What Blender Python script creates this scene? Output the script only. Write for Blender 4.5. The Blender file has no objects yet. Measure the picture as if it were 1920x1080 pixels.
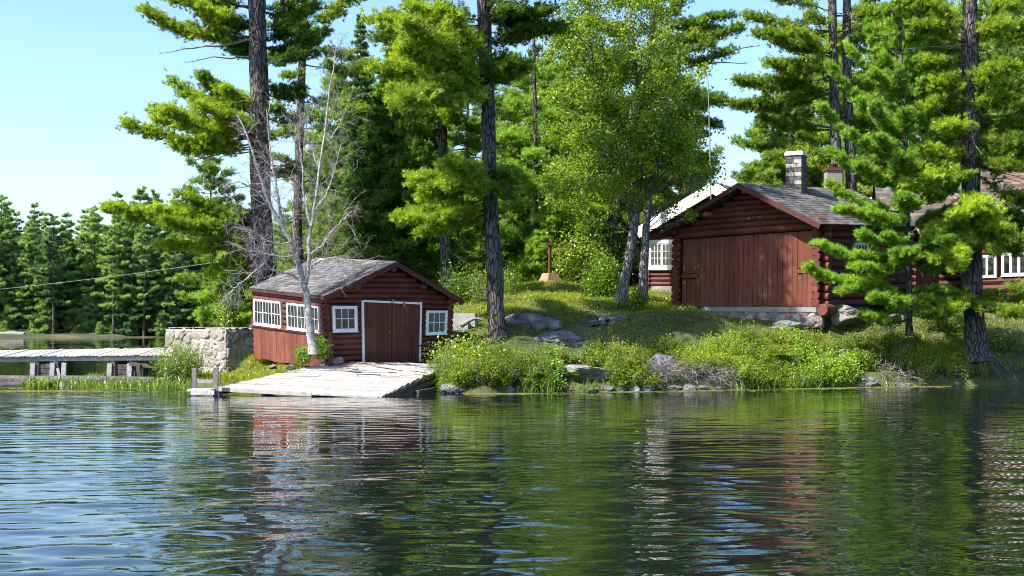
import bpy, math
import numpy as np
C = bpy.context.scene.collection
SC = bpy.context.scene
F, HZ, CX, HC = 2600.0, 600.0, 960.0, 2.45      # lens in photo pixels, horizon row, centre column, eye height
UP = np.array([0., 0., 1.])

def at(px, py, D):
    return np.array([(px - CX) * D / F, D, HC + (HZ - py) * D / F])
def rs(seed): return np.random.default_rng(seed)
def nrm(v):
    v = np.asarray(v, float)
    return v / np.maximum(np.linalg.norm(v, axis=-1, keepdims=True), 1e-9)
def lerp(a, b, t): return a + (b - a) * t
def sstep(a, b, x):
    t = np.clip((x - a) / (b - a), 0, 1); return t * t * (3 - 2 * t)

# ---------------------------------------------------------------- numpy value noise
def _hash(ix, iy, iz, seed):
    h = (ix * 374761393 + iy * 668265263 + iz * 2147483647 + seed * 1274126177) & 0xFFFFFFFF
    h = ((h ^ (h >> 13)) * 1274126177) & 0xFFFFFFFF
    return ((h ^ (h >> 16)) & 0xFFFF) / 65535.0
def vnoise(p, seed=0):
    p = np.asarray(p, float); i = np.floor(p).astype(np.int64); f = p - i; f = f * f * (3 - 2 * f)
    r = 0
    for dx in (0, 1):
        wx = f[..., 0] if dx else 1 - f[..., 0]
        for dy in (0, 1):
            wy = f[..., 1] if dy else 1 - f[..., 1]
            for dz in (0, 1):
                wz = f[..., 2] if dz else 1 - f[..., 2]
                r = r + wx * wy * wz * _hash(i[..., 0] + dx, i[..., 1] + dy, i[..., 2] + dz, seed)
    return r * 2 - 1
def fbm(p, seed=0, o=4):
    p = np.asarray(p, float); a, r = 1.0, 0
    for k in range(o):
        r = r + a * vnoise(p, seed + k); p = p * 2.03; a *= .5
    return r

# ---------------------------------------------------------------- materials
def new_mat(name):
    m = bpy.data.materials.new(name); m.use_nodes = True
    nt = m.node_tree; nt.nodes.clear()
    out = nt.nodes.new('ShaderNodeOutputMaterial')
    return m, nt, out
def N(nt, typ, **kw):
    n = nt.nodes.new(typ)
    for k, v in kw.items():
        if k.startswith('i_'):
            key = k[2:]
            n.inputs[int(key) if key.isdigit() else key.replace('_', ' ')].default_value = v
        else: setattr(n, k, v)
    return n
def ramp(nt, stops, fac, interp='LINEAR'):
    r = nt.nodes.new('ShaderNodeValToRGB'); r.color_ramp.interpolation = interp
    e = r.color_ramp.elements
    while len(e) < len(stops): e.new(.5)
    for k, (p, c) in enumerate(stops):
        e[k].position = p; e[k].color = (*c, 1)
    nt.links.new(fac, r.inputs[0]); return r
def coords(nt, scale=(1, 1, 1), kind='Object'):
    tc = N(nt, 'ShaderNodeTexCoord'); mp = N(nt, 'ShaderNodeMapping')
    mp.inputs['Scale'].default_value = scale
    nt.links.new(tc.outputs[kind], mp.inputs[0]); return mp.outputs[0]
def noise(nt, vec, scale, detail=4, rough=.6, dist=0):
    n = N(nt, 'ShaderNodeTexNoise'); n.inputs['Scale'].default_value = scale
    n.inputs['Detail'].default_value = detail; n.inputs['Roughness'].default_value = rough
    n.inputs['Distortion'].default_value = dist
    nt.links.new(vec, n.inputs['Vector']); return n.outputs[0]
def mixc(nt, fac, a, b, mode='MIX'):
    m = N(nt, 'ShaderNodeMix', data_type='RGBA', blend_type=mode)
    for s, v in ((0, fac), (6, a), (7, b)):
        if hasattr(v, 'is_linked'): nt.links.new(v, m.inputs[s])
        else: m.inputs[s].default_value = v if s == 0 else (*v, 1)
    return m.outputs[2]
def bump(nt, h, strength, dist=.02):
    b = N(nt, 'ShaderNodeBump'); b.inputs['Strength'].default_value = strength
    b.inputs['Distance'].default_value = dist
    nt.links.new(h, b.inputs['Height']); return b.outputs[0]
def math_(nt, op, a, b=None):
    m = N(nt, 'ShaderNodeMath', operation=op)
    for i, v in enumerate((a, b)):
        if v is None: continue
        if hasattr(v, 'is_linked'): nt.links.new(v, m.inputs[i])
        else: m.inputs[i].default_value = v
    return m.outputs[0]
def attr(nt, name='tint'):
    return N(nt, 'ShaderNodeAttribute', attribute_name=name).outputs['Fac']

def mat_noise(name, c0, c1, c2=None, scale=(1, 1, 1), ns=3., rough=.85, bs=.4, bd=.02, detail=6, tint=0., spec=.3, kind='Object', big=None):
    """general rough surface: two or three colours driven by stretched noise, with bump; 'tint' attribute varies pieces"""
    m, nt, out = new_mat(name)
    v = coords(nt, scale, kind)
    n = noise(nt, v, ns, detail, .65, .3)
    st = [(.3, c0), (.7, c1)] if c2 is None else [(.25, c0), (.52, c1), (.75, c2)]
    col = ramp(nt, st, n).outputs[0]
    if big:
        nb = noise(nt, coords(nt, (1, 1, 1), kind), big[0], 4, .6)
        f = ramp(nt, [(.45, (0, 0, 0)), (.68, (1, 1, 1))], nb).outputs[0]
        f2 = math_(nt, 'MULTIPLY', f, big[2])
        col = mixc(nt, f2, col, big[1])
    if tint:
        a = attr(nt)
        k = math_(nt, 'ADD', math_(nt, 'MULTIPLY', a, 2 * tint), 1 - tint)
        cb = N(nt, 'ShaderNodeCombineColor'); 
        for i in range(3): nt.links.new(k, cb.inputs[i])
        col = mixc(nt, 1.0, col, cb.outputs[0], 'MULTIPLY')
    p = N(nt, 'ShaderNodeBsdfPrincipled')
    p.inputs['Roughness'].default_value = rough
    p.inputs['Specular IOR Level'].default_value = spec
    nt.links.new(col, p.inputs['Base Color'])
    n2 = noise(nt, v, ns * 3.1, 5, .7)
    nt.links.new(bump(nt, math_(nt, 'ADD', n, math_(nt, 'MULTIPLY', n2, .5)), bs, bd), p.inputs['Normal'])
    nt.links.new(p.outputs[0], out.inputs[0])
    return m

def mat_leaf(name, dark, light, trans=.4, gloss=.06, hue=.0):
    """leaf or needle: reflects and lets light through; the 'tint' attribute runs from old to fresh growth"""
    m, nt, out = new_mat(name)
    a = attr(nt)
    if hue:
        oi = N(nt, 'ShaderNodeObjectInfo')
        a = math_(nt, 'ADD', a, math_(nt, 'MULTIPLY', math_(nt, 'SUBTRACT', oi.outputs['Random'], .5), hue))
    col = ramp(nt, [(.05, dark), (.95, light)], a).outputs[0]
    d = N(nt, 'ShaderNodeBsdfDiffuse'); t = N(nt, 'ShaderNodeBsdfTranslucent')
    nt.links.new(col, d.inputs[0])
    tc = mixc(nt, 1.0, col, (1.25, 1.15, .55), 'MULTIPLY')
    nt.links.new(tc, t.inputs[0])
    mx = N(nt, 'ShaderNodeMixShader'); mx.inputs[0].default_value = trans
    nt.links.new(d.outputs[0], mx.inputs[1]); nt.links.new(t.outputs[0], mx.inputs[2])
    g = N(nt, 'ShaderNodeBsdfGlossy'); g.inputs['Roughness'].default_value = .38
    g.inputs[0].default_value = (.9, .95, .9, 1)
    m2 = N(nt, 'ShaderNodeMixShader'); m2.inputs[0].default_value = gloss
    nt.links.new(mx.outputs[0], m2.inputs[1]); nt.links.new(g.outputs[0], m2.inputs[2])
    nt.links.new(m2.outputs[0], out.inputs[0])
    return m

M = {}
M['pine'] = mat_leaf('pine_needles', (.045, .125, .02), (.46, .62, .06), .52, .012)
M['pine_young'] = mat_leaf('young_pine_needles', (.06, .18, .03), (.40, .64, .08), .52, .012)
M['pine_back'] = mat_leaf('old_pine_needles', (.045, .13, .035), (.36, .52, .08), .5, .012, .3)
M['pine_far'] = mat_leaf('far_pine_needles', (.05, .15, .095), (.38, .56, .16), .45, .01, .5)  # paler bluish greens put the haze of distance into the needle colour
M['cedar'] = mat_leaf('cedar_sprays', (.03, .10, .018), (.22, .38, .04), .48, .012)
M['poplar'] = mat_leaf('poplar_leaves', (.05, .12, .01), (.36, .52, .035), .52, .02)
M['maple'] = mat_leaf('maple_leaves', (.06, .15, .012), (.33, .43, .04), .5, .05)
M['bushleaf'] = mat_leaf('bush_leaves', (.05, .15, .014), (.30, .46, .03), .48, .03)
M['shrub'] = mat_leaf('shrub_leaves', (.045, .10, .014), (.33, .43, .035), .5, .01)
M['fern'] = mat_leaf('fern_fronds', (.07, .16, .015), (.25, .40, .03), .45, .03)
M['reed'] = mat_leaf('reed_blades', (.05, .12, .018), (.27, .38, .05), .42, .04)
M['grass'] = mat_leaf('grass_blades', (.06, .12, .012), (.44, .48, .05), .45, .02)
M['lily'] = mat_leaf('lily_leaves', (.09, .11, .02), (.25, .25, .05), .2, .08)
M['bark'] = mat_noise('pine_bark', (.03, .024, .025), (.085, .07, .07), (.2, .175, .165), (1, 1, .16), 9, .95, 1., .05)
M['bark_grey'] = mat_noise('poplar_bark', (.10, .09, .08), (.26, .245, .22), (.40, .38, .34), (1, 1, .35), 7, .9, .8, .03)
M['bark_thin'] = mat_noise('limb_bark', (.05, .043, .04), (.16, .14, .125), None, (1, 1, 1), 12, .9, .4, .01)
M['deadwood'] = mat_noise('dead_limb_wood', (.13, .11, .10), (.33, .30, .28), None, (1, 1, 1), 9, .9, .4, .01)
M['birchbark'] = mat_noise('birch_bark', (.06, .056, .055), (.36, .34, .33), (.56, .54, .52), (.8, .8, 3.2), 4.5, .75, .3, .01)
M['twig'] = mat_noise('birch_twigs', (.18, .15, .14), (.40, .36, .345), None, (1, 1, 1), 3, .85, .2, .005)
M['stick'] = mat_noise('shrub_stems', (.14, .12, .105), (.36, .33, .30), None, (1, 1, 1), 3, .9, .2, .005)
M['redlog'] = mat_noise('red_painted_logs', (.04, .0095, .008), (.082, .018, .013), (.125, .033, .024), (1, 1, 3.5), 3.5, .7, .45, .015, tint=.3, big=(1.1, (.17, .07, .05), .35))
M['redboard'] = mat_noise('red_painted_boards', (.098, .024, .0135), (.138, .036, .020), (.17, .053, .033), (5, 5, .35), 4, .62, .3, .006, tint=.22, big=(.9, (.19, .08, .06), .4))
M['reddoor'] = mat_noise('dark_red_boards', (.055, .013, .010), (.082, .019, .014), (.11, .034, .024), (5, 5, .35), 4, .62, .3, .006, tint=.22, big=(.9, (.14, .06, .045), .4))
M['redtrim'] = mat_noise('red_trim_paint', (.05, .012, .01), (.09, .022, .017), None, (2, 2, 2), 3, .6, .3, .008)
M['logend'] = mat_noise('sawn_log_ends', (.26, .10, .07), (.42, .22, .16), None, (1, 1, 1), 8, .8, .4, .008)
M['redend'] = mat_noise('red_log_ends', (.08, .024, .018), (.17, .055, .042), None, (1, 1, 1), 8, .75, .5, .012, tint=.3)
M['white'] = mat_noise('white_paint', (.66, .67, .69), (.82, .82, .82), None, (1, 1, 1), 6, .55, .15, .004, big=(1.7, (.5, .5, .5), .3))
M['shingle'] = mat_noise('grey_shingles', (.05, .048, .052), (.10, .096, .102), (.165, .16, .162), (1, 1, 1), 5, .9, .6, .012, tint=.45, big=(.8, (.15, .14, .135), .5))
M['shingle_dark'] = mat_noise('dark_shingles', (.045, .043, .044), (.095, .09, .09), (.17, .16, .155), (1, 1, 1), 5, .9, .6, .012, tint=.45, big=(.7, (.19, .18, .165), .55))
M['shingle_brown'] = mat_noise('needle_strewn_shingles', (.045, .04, .04), (.095, .082, .08), (.16, .095, .06), (1, 1, 1), 2.2, .9, .6, .012, tint=.4, big=(.5, (.2, .10, .05), .6))
M['greywood'] = mat_noise('weathered_wood', (.24, .235, .235), (.42, .41, .41), (.56, .55, .54), (1, 1, 1), 6, .85, .5, .01, tint=.25)
M['deckwood'] = mat_noise('bleached_deck_boards', (.19, .175, .16), (.37, .355, .335), (.48, .47, .455), (.5, 3, 1), 5, .8, .35, .006, tint=.3, big=(.55, (.42, .34, .29), .75))
M['oldpost'] = mat_noise('old_grey_post', (.10, .10, .10), (.19, .185, .185), (.28, .275, .27), (1, 1, 1), 6, .85, .5, .01)
M['wetwood'] = mat_noise('dark_wet_wood', (.03, .027, .024), (.09, .08, .07), (.2, .18, .165), (1, 1, 1), 6, .7, .6, .02)
M['soil'] = mat_noise('bank_soil', (.022, .028, .012), (.055, .062, .024), (.13, .11, .055), (1, 1, 1), 1.6, .95, .8, .04, 8, big=(.35, (.10, .12, .028), .8))
M['farsoil'] = mat_noise('far_shore_soil', (.02, .03, .016), (.05, .06, .026), (.16, .12, .06), (1, 1, 1), .16, .95, .8, .04, 8)
M['rock'] = mat_noise('bank_rock', (.06, .06, .065), (.15, .15, .158), (.31, .30, .295), (1, 1, 1), 2.4, .9, .9, .05, 8, big=(1.6, (.30, .27, .24), .5))
M['darkrock'] = mat_noise('wet_and_shaded_rock', (.05, .05, .055), (.13, .13, .14), (.30, .29, .285), (1, 1, 1), 2.6, .8, .9, .05, 8)  # darker rock for wet shore stones; on the bank ledges it paints in shade
M['rust'] = mat_noise('rusty_iron', (.075, .022, .012), (.15, .05, .028), None, (1, 1, 1), 9, .75, .5, .01)
M['redstone'] = mat_noise('pinkish_concrete', (.30, .155, .105), (.42, .235, .165), None, (1, 1, 1), 5, .9, .5, .015)
M['pinkbrick'] = mat_noise('pale_pink_brick', (.20, .15, .14), (.30, .26, .25), None, (1, 1, 3), 6, .9, .5, .015)
M['concrete'] = mat_noise('old_concrete', (.19, .185, .185), (.30, .295, .29), None, (1, 1, 1), 4, .9, .5, .02)
M['cable'] = mat_noise('grey_cable', (.45, .45, .45), (.6, .6, .59), None, (1, 1, 1), 3, .5, .1, .002)
M['metal'] = mat_noise('grey_metal', (.16, .155, .15), (.28, .27, .26), None, (1, 1, 1), 6, .5, .2, .003)
M['dark'] = mat_noise('dark_interior', (.012, .01, .009), (.025, .02, .018), None, (1, 1, 1), 3, .9, .1, .01)

def mat_bark(name, crack, mid, light, sc=8.5, st=.22, bs=1.0):
    m, nt, out = new_mat(name)
    v = coords(nt, (1, 1, st)); n = noise(nt, v, 6, 5, .7)
    add = N(nt, 'ShaderNodeVectorMath', operation='ADD'); sc_ = N(nt, 'ShaderNodeVectorMath', operation='SCALE'); sc_.inputs['Scale'].default_value = .16
    nv = N(nt, 'ShaderNodeTexNoise'); nv.inputs['Scale'].default_value = 5; nt.links.new(v, nv.inputs['Vector'])
    nt.links.new(nv.outputs[1], sc_.inputs[0]); nt.links.new(v, add.inputs[0]); nt.links.new(sc_.outputs[0], add.inputs[1])
    vo = N(nt, 'ShaderNodeTexVoronoi', feature='DISTANCE_TO_EDGE'); vo.inputs['Scale'].default_value = sc; nt.links.new(add.outputs[0], vo.inputs['Vector'])
    vc = N(nt, 'ShaderNodeTexVoronoi', feature='F1'); vc.inputs['Scale'].default_value = sc; nt.links.new(add.outputs[0], vc.inputs['Vector'])
    cl = ramp(nt, [(.2, mid), (.85, light)], math_(nt, 'ADD', math_(nt, 'MULTIPLY', vc.outputs['Distance'], .6), math_(nt, 'MULTIPLY', n, .5))).outputs[0]
    e = ramp(nt, [(.02, (0, 0, 0)), (.16, (1, 1, 1))], vo.outputs[0]).outputs[0]
    col = mixc(nt, e, crack, cl)
    p = N(nt, 'ShaderNodeBsdfPrincipled'); p.inputs['Roughness'].default_value = .95; p.inputs['Specular IOR Level'].default_value = .2
    nt.links.new(col, p.inputs['Base Color'])
    nt.links.new(bump(nt, math_(nt, 'ADD', e, math_(nt, 'MULTIPLY', n, .6)), bs, .035), p.inputs['Normal'])
    nt.links.new(p.outputs[0], out.inputs[0]); return m
M['bark'] = mat_bark('pine_bark', (.022, .018, .02), (.075, .062, .064), (.23, .20, .19))
M['bark_grey'] = mat_bark('poplar_bark', (.075, .07, .065), (.17, .16, .15), (.34, .32, .30), 7, .3, .8)
def mat_glass():
    m, nt, out = new_mat('window_glass')
    p = N(nt, 'ShaderNodeBsdfPrincipled'); p.inputs['Roughness'].default_value = .04
    n = noise(nt, coords(nt, (1, 1, 1)), 3.5, 2)
    nt.links.new(ramp(nt, [(.4, (.008, .009, .009)), (.7, (.05, .055, .05))], n).outputs[0], p.inputs['Base Color'])
    nt.links.new(bump(nt, n, .12, .02), p.inputs['Normal'])
    p.inputs['Specular IOR Level'].default_value = .6
    nt.links.new(p.outputs[0], out.inputs[0]); return m
M['glass'] = mat_glass()

def mat_stone(name, mortar, stops):
    """stone colours come from per-stone 'tint'; 'joint' marks the mortar between"""
    m, nt, out = new_mat(name)
    v = coords(nt)
    col = ramp(nt, stops, attr(nt)).outputs[0]
    n = noise(nt, v, 9, 7, .7)
    col = mixc(nt, .75, col, ramp(nt, [(.3, (.45, .45, .45)), (.7, (1.25, 1.22, 1.2))], n).outputs[0], 'MULTIPLY')
    col = mixc(nt, attr(nt, 'joint'), col, mortar)
    p = N(nt, 'ShaderNodeBsdfPrincipled'); p.inputs['Roughness'].default_value = .92
    nt.links.new(col, p.inputs['Base Color'])
    nt.links.new(bump(nt, n, .8, .03), p.inputs['Normal'])
    nt.links.new(p.outputs[0], out.inputs[0]); return m
M['stone'] = mat_stone('mortared_field_stone', (.25, .235, .22), [(0, (.17, .155, .145)), (.3, (.26, .235, .215)), (.55, (.31, .26, .225)), (.8, (.37, .31, .26)), (.97, (.38, .35, .33)), (1, (.45, .32, .14))])
M['stone2'] = mat_stone('foundation_stone', (.36, .35, .35), [(0, (.06, .06, .07)), (.4, (.2, .19, .19)), (.7, (.32, .22, .18)), (1, (.42, .40, .38))])
M['block'] = mat_stone('chimney_blocks', (.62, .61, .6), [(0, (.075, .072, .072)), (.5, (.125, .12, .12)), (.85, (.2, .19, .19)), (1, (.42, .41, .40))])

def mat_water():
    m, nt, out = new_mat('lake_water')
    v = coords(nt, (1, 1, 1))
    p = N(nt, 'ShaderNodeBsdfPrincipled')
    p.inputs['Base Color'].default_value = (.004, .008, .006, 1)
    p.inputs['Roughness'].default_value = .015
    p.inputs['IOR'].default_value = 1.68
    v2 = coords(nt, (.55, 1.9, 1))
    a = noise(nt, v2, 2.6, 3, .55, .4)
    b = noise(nt, coords(nt, (.7, 2.2, 1)), 7.5, 2, .5, .3)
    calm = ramp(nt, [(.42, (.25, .25, .25)), (.62, (1, 1, 1))], noise(nt, coords(nt, (.05, .16, 1)), 1., 3)).outputs[0]
    h = math_(nt, 'MULTIPLY', math_(nt, 'ADD', a, math_(nt, 'MULTIPLY', b, .3)), calm)
    nt.links.new(bump(nt, h, .14, .03), p.inputs['Normal'])
    nt.links.new(p.outputs[0], out.inputs[0]); return m
M['water'] = mat_water()

# ---------------------------------------------------------------- mesh builder
ORIGIN = {}
class MB:
    def __init__(s): s.V = []; s.Fs = []; s.T = []; s.J = []; s.MI = []; s.n = 0
    def add(s, V, Fc, tint=.5, joint=0., mi=0):
        V = np.asarray(V, float).reshape(-1, 3); Fc = np.asarray(Fc, np.int64)
        s.V.append(V); s.Fs.append(Fc + s.n); s.n += len(V)
        s.T.append(np.broadcast_to(np.asarray(tint, float), (len(V),)))
        s.J.append(np.broadcast_to(np.asarray(joint, float), (len(V),)))
        s.MI.append(np.full(len(Fc), mi))
    def hexa(s, c, tint=.5, mi=0):
        """box from 8 corners: bottom ring 0-3, top ring 4-7"""
        s.add(c, [[0, 3, 2, 1], [4, 5, 6, 7], [0, 1, 5, 4], [1, 2, 6, 5], [2, 3, 7, 6], [3, 0, 4, 7]], tint, 0, mi)
    def box(s, c, ax, ay, az, tint=.5, mi=0):
        c = np.asarray(c, float); ax, ay, az = (np.asarray(a, float) for a in (ax, ay, az))
        s.hexa([c - ax - ay - az, c + ax - ay - az, c + ax + ay - az, c - ax + ay - az,
                c - ax - ay + az, c + ax - ay + az, c + ax + ay + az, c - ax + ay + az], tint, mi)
    def bar(s, p, q, w, h, up=UP, tint=.5, mi=0):
        p, q = np.asarray(p, float), np.asarray(q, float); d = nrm(q - p)
        sd = nrm(np.cross(d, up)); u = np.cross(sd, d)
        s.box((p + q) / 2, (q - p) / 2, sd * w / 2, u * h / 2, tint, mi)
    def tube(s, pts, rad, seg=10, tint=.5, rough=0., seed=0, caps=True, mi=0):
        pts = np.asarray(pts, float); n = len(pts); rad = np.broadcast_to(np.asarray(rad, float), (n,))
        tg = nrm(np.gradient(pts, axis=0)); ref = np.array([1., .13, .05]) if abs(tg[0][0]) < .8 else np.array([.1, 1., .05])
        a = nrm(np.cross(tg, ref)); b = np.cross(tg, a)
        th = np.linspace(0, 2 * np.pi, seg, endpoint=False)
        R = rad[:, None] * np.ones(seg)[None]
        ring = np.cos(th)[None, :, None] * a[:, None] + np.sin(th)[None, :, None] * b[:, None]
        if rough:
            q = pts[:, None] + ring * R[..., None]
            R = R * (1 + rough * fbm(q * np.array([7, 7, 1.3]), seed, 3))
        V = (pts[:, None] + ring * R[..., None]).reshape(-1, 3)
        i = np.arange(n - 1)[:, None] * seg; j = np.arange(seg)[None]; j2 = (j + 1) % seg
        Fq = np.stack([i + j, i + j2, i + seg + j2, i + seg + j], -1).reshape(-1, 4)
        s.add(V, Fq, tint, 0, mi)
        if caps:
            for k, (c, flip) in ((0, (pts[0], 1)), (n - 1, (pts[-1], 0))):
                rg = V[k * seg:(k + 1) * seg]
                tri = np.array([[seg, (q + 1) % seg, q] if flip else [seg, q, (q + 1) % seg] for q in range(seg)])
                s.add(np.vstack([rg, c[None]]), tri, tint, 0, mi)
    def sticks(s, P, Q, r0, r1, seg=4, tint=.5, mi=0):
        P = np.asarray(P, float).reshape(-1, 3); Q = np.asarray(Q, float).reshape(-1, 3); m = len(P)
        if not m: return
        d = nrm(Q - P); ref = np.where(np.abs(d[:, 2:3]) > .9, np.array([[1., 0, 0]]), UP[None])
        a = nrm(np.cross(d, ref)); b = np.cross(d, a)
        th = np.linspace(0, 2 * np.pi, seg, endpoint=False)
        ring = np.cos(th)[None, :, None] * a[:, None] + np.sin(th)[None, :, None] * b[:, None]
        r0 = np.broadcast_to(np.asarray(r0, float), (m,))[:, None, None]; r1 = np.broadcast_to(np.asarray(r1, float), (m,))[:, None, None]
        V = np.concatenate([P[:, None] + ring * r0, Q[:, None] + ring * r1], 1).reshape(-1, 3)
        j = np.arange(seg); j2 = (j + 1) % seg
        f = np.stack([j, j2, seg + j2, seg + j], -1)
        Fq = (np.arange(m)[:, None, None] * 2 * seg + f[None]).reshape(-1, 4)
        s.add(V, Fq, tint, 0, mi)
    def tris(s, V, tint, mi=0):
        V = np.asarray(V).reshape(-1, 3); s.add(V, np.arange(len(V)).reshape(-1, 3), tint, 0, mi)
    def quads(s, V, tint, mi=0):
        V = np.asarray(V).reshape(-1, 3); s.add(V, np.arange(len(V)).reshape(-1, 4), tint, 0, mi)
    def build(s, name, mats, parent=None, smooth=False):
        V = np.concatenate(s.V)
        if parent is not None: V = V - ORIGIN[parent]
        me = bpy.data.meshes.new(name)
        me.vertices.add(len(V)); me.vertices.foreach_set('co', V.astype(np.float32).ravel())
        loops = np.concatenate([f.ravel() for f in s.Fs])
        cnt = np.concatenate([np.full(len(f), f.shape[1]) for f in s.Fs])
        me.loops.add(len(loops)); me.loops.foreach_set('vertex_index', loops.astype(np.int32))
        me.polygons.add(len(cnt)); me.polygons.foreach_set('loop_start', (np.cumsum(cnt) - cnt).astype(np.int32))
        if not isinstance(mats, (list, tuple)): mats = [mats]
        for m in mats: me.materials.append(m)
        if len(mats) > 1: me.polygons.foreach_set('material_index', np.concatenate(s.MI).astype(np.int32))
        me.polygons.foreach_set('use_smooth', np.full(len(cnt), smooth))
        me.update(calc_edges=True); me.validate()
        for nm, arr in (('tint', s.T), ('joint', s.J)):
            a = np.concatenate(arr)
            if nm == 'joint' and not a.any(): continue
            if len(a) == len(me.vertices):
                me.attributes.new(nm, 'FLOAT', 'POINT').data.foreach_set('value', a.astype(np.float32))
        o = bpy.data.objects.new(name, me); C.objects.link(o)
        if parent is not None:
            o.parent = parent; ORIGIN[o] = ORIGIN[parent]
        return o
def thing(name, label, cat, loc, group=None):
    o = bpy.data.objects.new(name, None); C.objects.link(o); o.empty_display_size = .2
    o.location = [float(v) for v in loc]; ORIGIN[o] = np.array(loc, float)
    return tag(o, label, cat, group)
def tag(o, label, cat, group=None, kind=None):
    o['label'] = label; o['category'] = cat
    if group: o['group'] = group
    if kind: o['kind'] = kind
    return o
def struct(o):
    o['kind'] = 'structure'; return o
def stuff(o, label, cat):
    o['kind'] = 'stuff'; o['label'] = label; o['category'] = cat; return o
def copy_thing(root, loc, rotz, scale, label, group=None):
    c = root.copy(); C.objects.link(c); c.location = [float(v) for v in loc]; c.rotation_euler = (0, 0, rotz); c.scale = scale
    c['label'] = label
    if group: c['group'] = group
    for ch in root.children:
        k = ch.copy(); C.objects.link(k); k.parent = c
    return c

# ---------------------------------------------------------------- terrain
SHORE = np.array([(34, 62), (28.9, 56), (18.9, 52.2), (15.7, 51.8), (13.5, 51), (10.3, 49.8), (6.3, 48.3), (2.54, 47.2), (0, 46.5), (-1.95, 46.2),
                  (-2.6, 47.6), (-5.5, 47.2), (-7.5, 47.6), (-9, 48.6), (-10.3, 50), (-12.0, 50.2), (-13.2, 51.6), (-13.6, 55), (-14.5, 58), (-16, 66),
                  (-20, 84), (-26, 108), (0, 122), (60, 118), (75, 70)], float)
def shore_dist(x, y):
    p = np.stack([x, y], -1); best = np.full(x.shape, 1e9); ins = np.zeros(x.shape, bool)
    for a, b in zip(SHORE, np.roll(SHORE, -1, 0)):
        ab = b - a; t = np.clip(((p - a) @ ab) / (ab @ ab), 0, 1)
        best = np.minimum(best, np.linalg.norm(p - (a + t[..., None] * ab), axis=-1))
        cr = ((a[1] > y) != (b[1] > y)) & (x < (b[0] - a[0]) * (y - a[1]) / (b[1] - a[1] + 1e-12) + a[0])
        ins ^= cr
    return np.where(ins, best, -best)
def height(x, y):
    x = np.asarray(x, float); y = np.asarray(y, float)
    s = shore_dist(x, y) + .35 * vnoise(np.stack([x * .9, y * .9, x * 0], -1), 5)
    l = np.interp(s, [-6, -1, 0, .4, 1.5, 4, 10, 30], [-2, -.5, -.04, .22, .62, 1.0, 1.9, 2.8])
    r = np.interp(s, [-6, -1, 0, .3, 1, 2, 4.5, 7.5, 10, 18, 40], [-2, -.5, -.04, .22, .5, .85, 1.9, 2.7, 3.3, 3.95, 4.5])
    q = np.interp(s, [-6, -1, 0, .3, 1, 2, 4, 5.5, 8, 18, 40], [-2, -.5, -.04, .28, .62, 1.05, 2.15, 2.65, 3.0, 3.95, 4.5])
    z = lerp(lerp(l, r, sstep(-5, -1, x)), q, sstep(3, 8, x))
    z = z + (.12 * fbm(np.stack([x * .5, y * .5, x * 0], -1), 9) + .05 * fbm(np.stack([x * 2.1, y * 2.1, x * 0], -1), 21, 3)) * sstep(.1, 1.5, s)
    z = z + .35 * np.exp(-(((x - 1.8) / 2.2) ** 2 + ((y - 65.5) / 2.5) ** 2))
    fd = (y - (56.55 - (x - 9.5) * .57)) * .87   # in front of the cabin's footing the ground is cut down a little
    z = z - .42 * np.exp(-((fd + .55) / .95) ** 2) * sstep(7.2, 8.6, x) * sstep(14.5, 12.8, x)
    # land falls away behind the knoll
    z = z - 2.6 * sstep(74, 100, y)
    # the shore stays low in front of the stone crib
    z = np.where(z > .22, lerp(z, np.minimum(z, .22 + .1 * (z - .22)), sstep(-9.9, -10.8, x) * sstep(57.5, 55.5, y)), z)
    # levelled floor under the boathouse
    bx, by = x + 6.0, y - 51.6
    u = bx * .82 + by * .57; v = -bx * .57 + by * .82
    k = sstep(3.6, 2.4, np.abs(u)) * sstep(4.6, 3.2, np.abs(v))
    z = lerp(z, np.minimum(z, .98), k)
    return z
def ground(x, y): return float(height(np.array([x]), np.array([y]))[0])

gx = np.arange(-32, 62, .3); gy = np.concatenate([np.arange(43, 72, .25), np.arange(72, 126, .8)])
X, Y = np.meshgrid(gx, gy); Z = height(X, Y)
def grid_faces(nr, nc):
    i = np.arange(nr - 1)[:, None] * nc; j = np.arange(nc - 1)[None]
    return np.stack([i + j, i + j + 1, i + nc + j + 1, i + nc + j], -1).reshape(-1, 4)
mb = MB(); mb.add(np.stack([X, Y, Z], -1), grid_faces(len(gy), len(gx)))
struct(mb.build('ground', M['soil'], smooth=True))

# far shore: a long low bank across the lake that runs on to the horizon
gx = np.linspace(-420, 420, 281); gy = np.concatenate([np.arange(180, 260, 2.5), np.linspace(262, 1500, 26)])
X, Y = np.meshgrid(gx, gy)
edge = 199 + 2.5 * fbm(np.stack([X * .02, X * 0, X * 0], -1), 3) - 6 * sstep(-40, -75, X)
Z = np.clip((Y - edge) * .16, -2.5, 9) + .5 * fbm(np.stack([X * .12, Y * .12, X * 0], -1), 4) * sstep(0, 5, Y - edge)
mb = MB(); mb.add(np.stack([X, Y, Z], -1), grid_faces(len(gy), len(gx)))
struct(mb.build('far_shore', M['farsoil'], smooth=True))
mb = MB(); mb.add([(-1800, -60, -3.2), (1800, -60, -3.2), (1800, 1600, -3.2), (-1800, 1600, -3.2)], [[0, 1, 2, 3]])
struct(mb.build('lake_bed', M['farsoil']))

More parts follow.
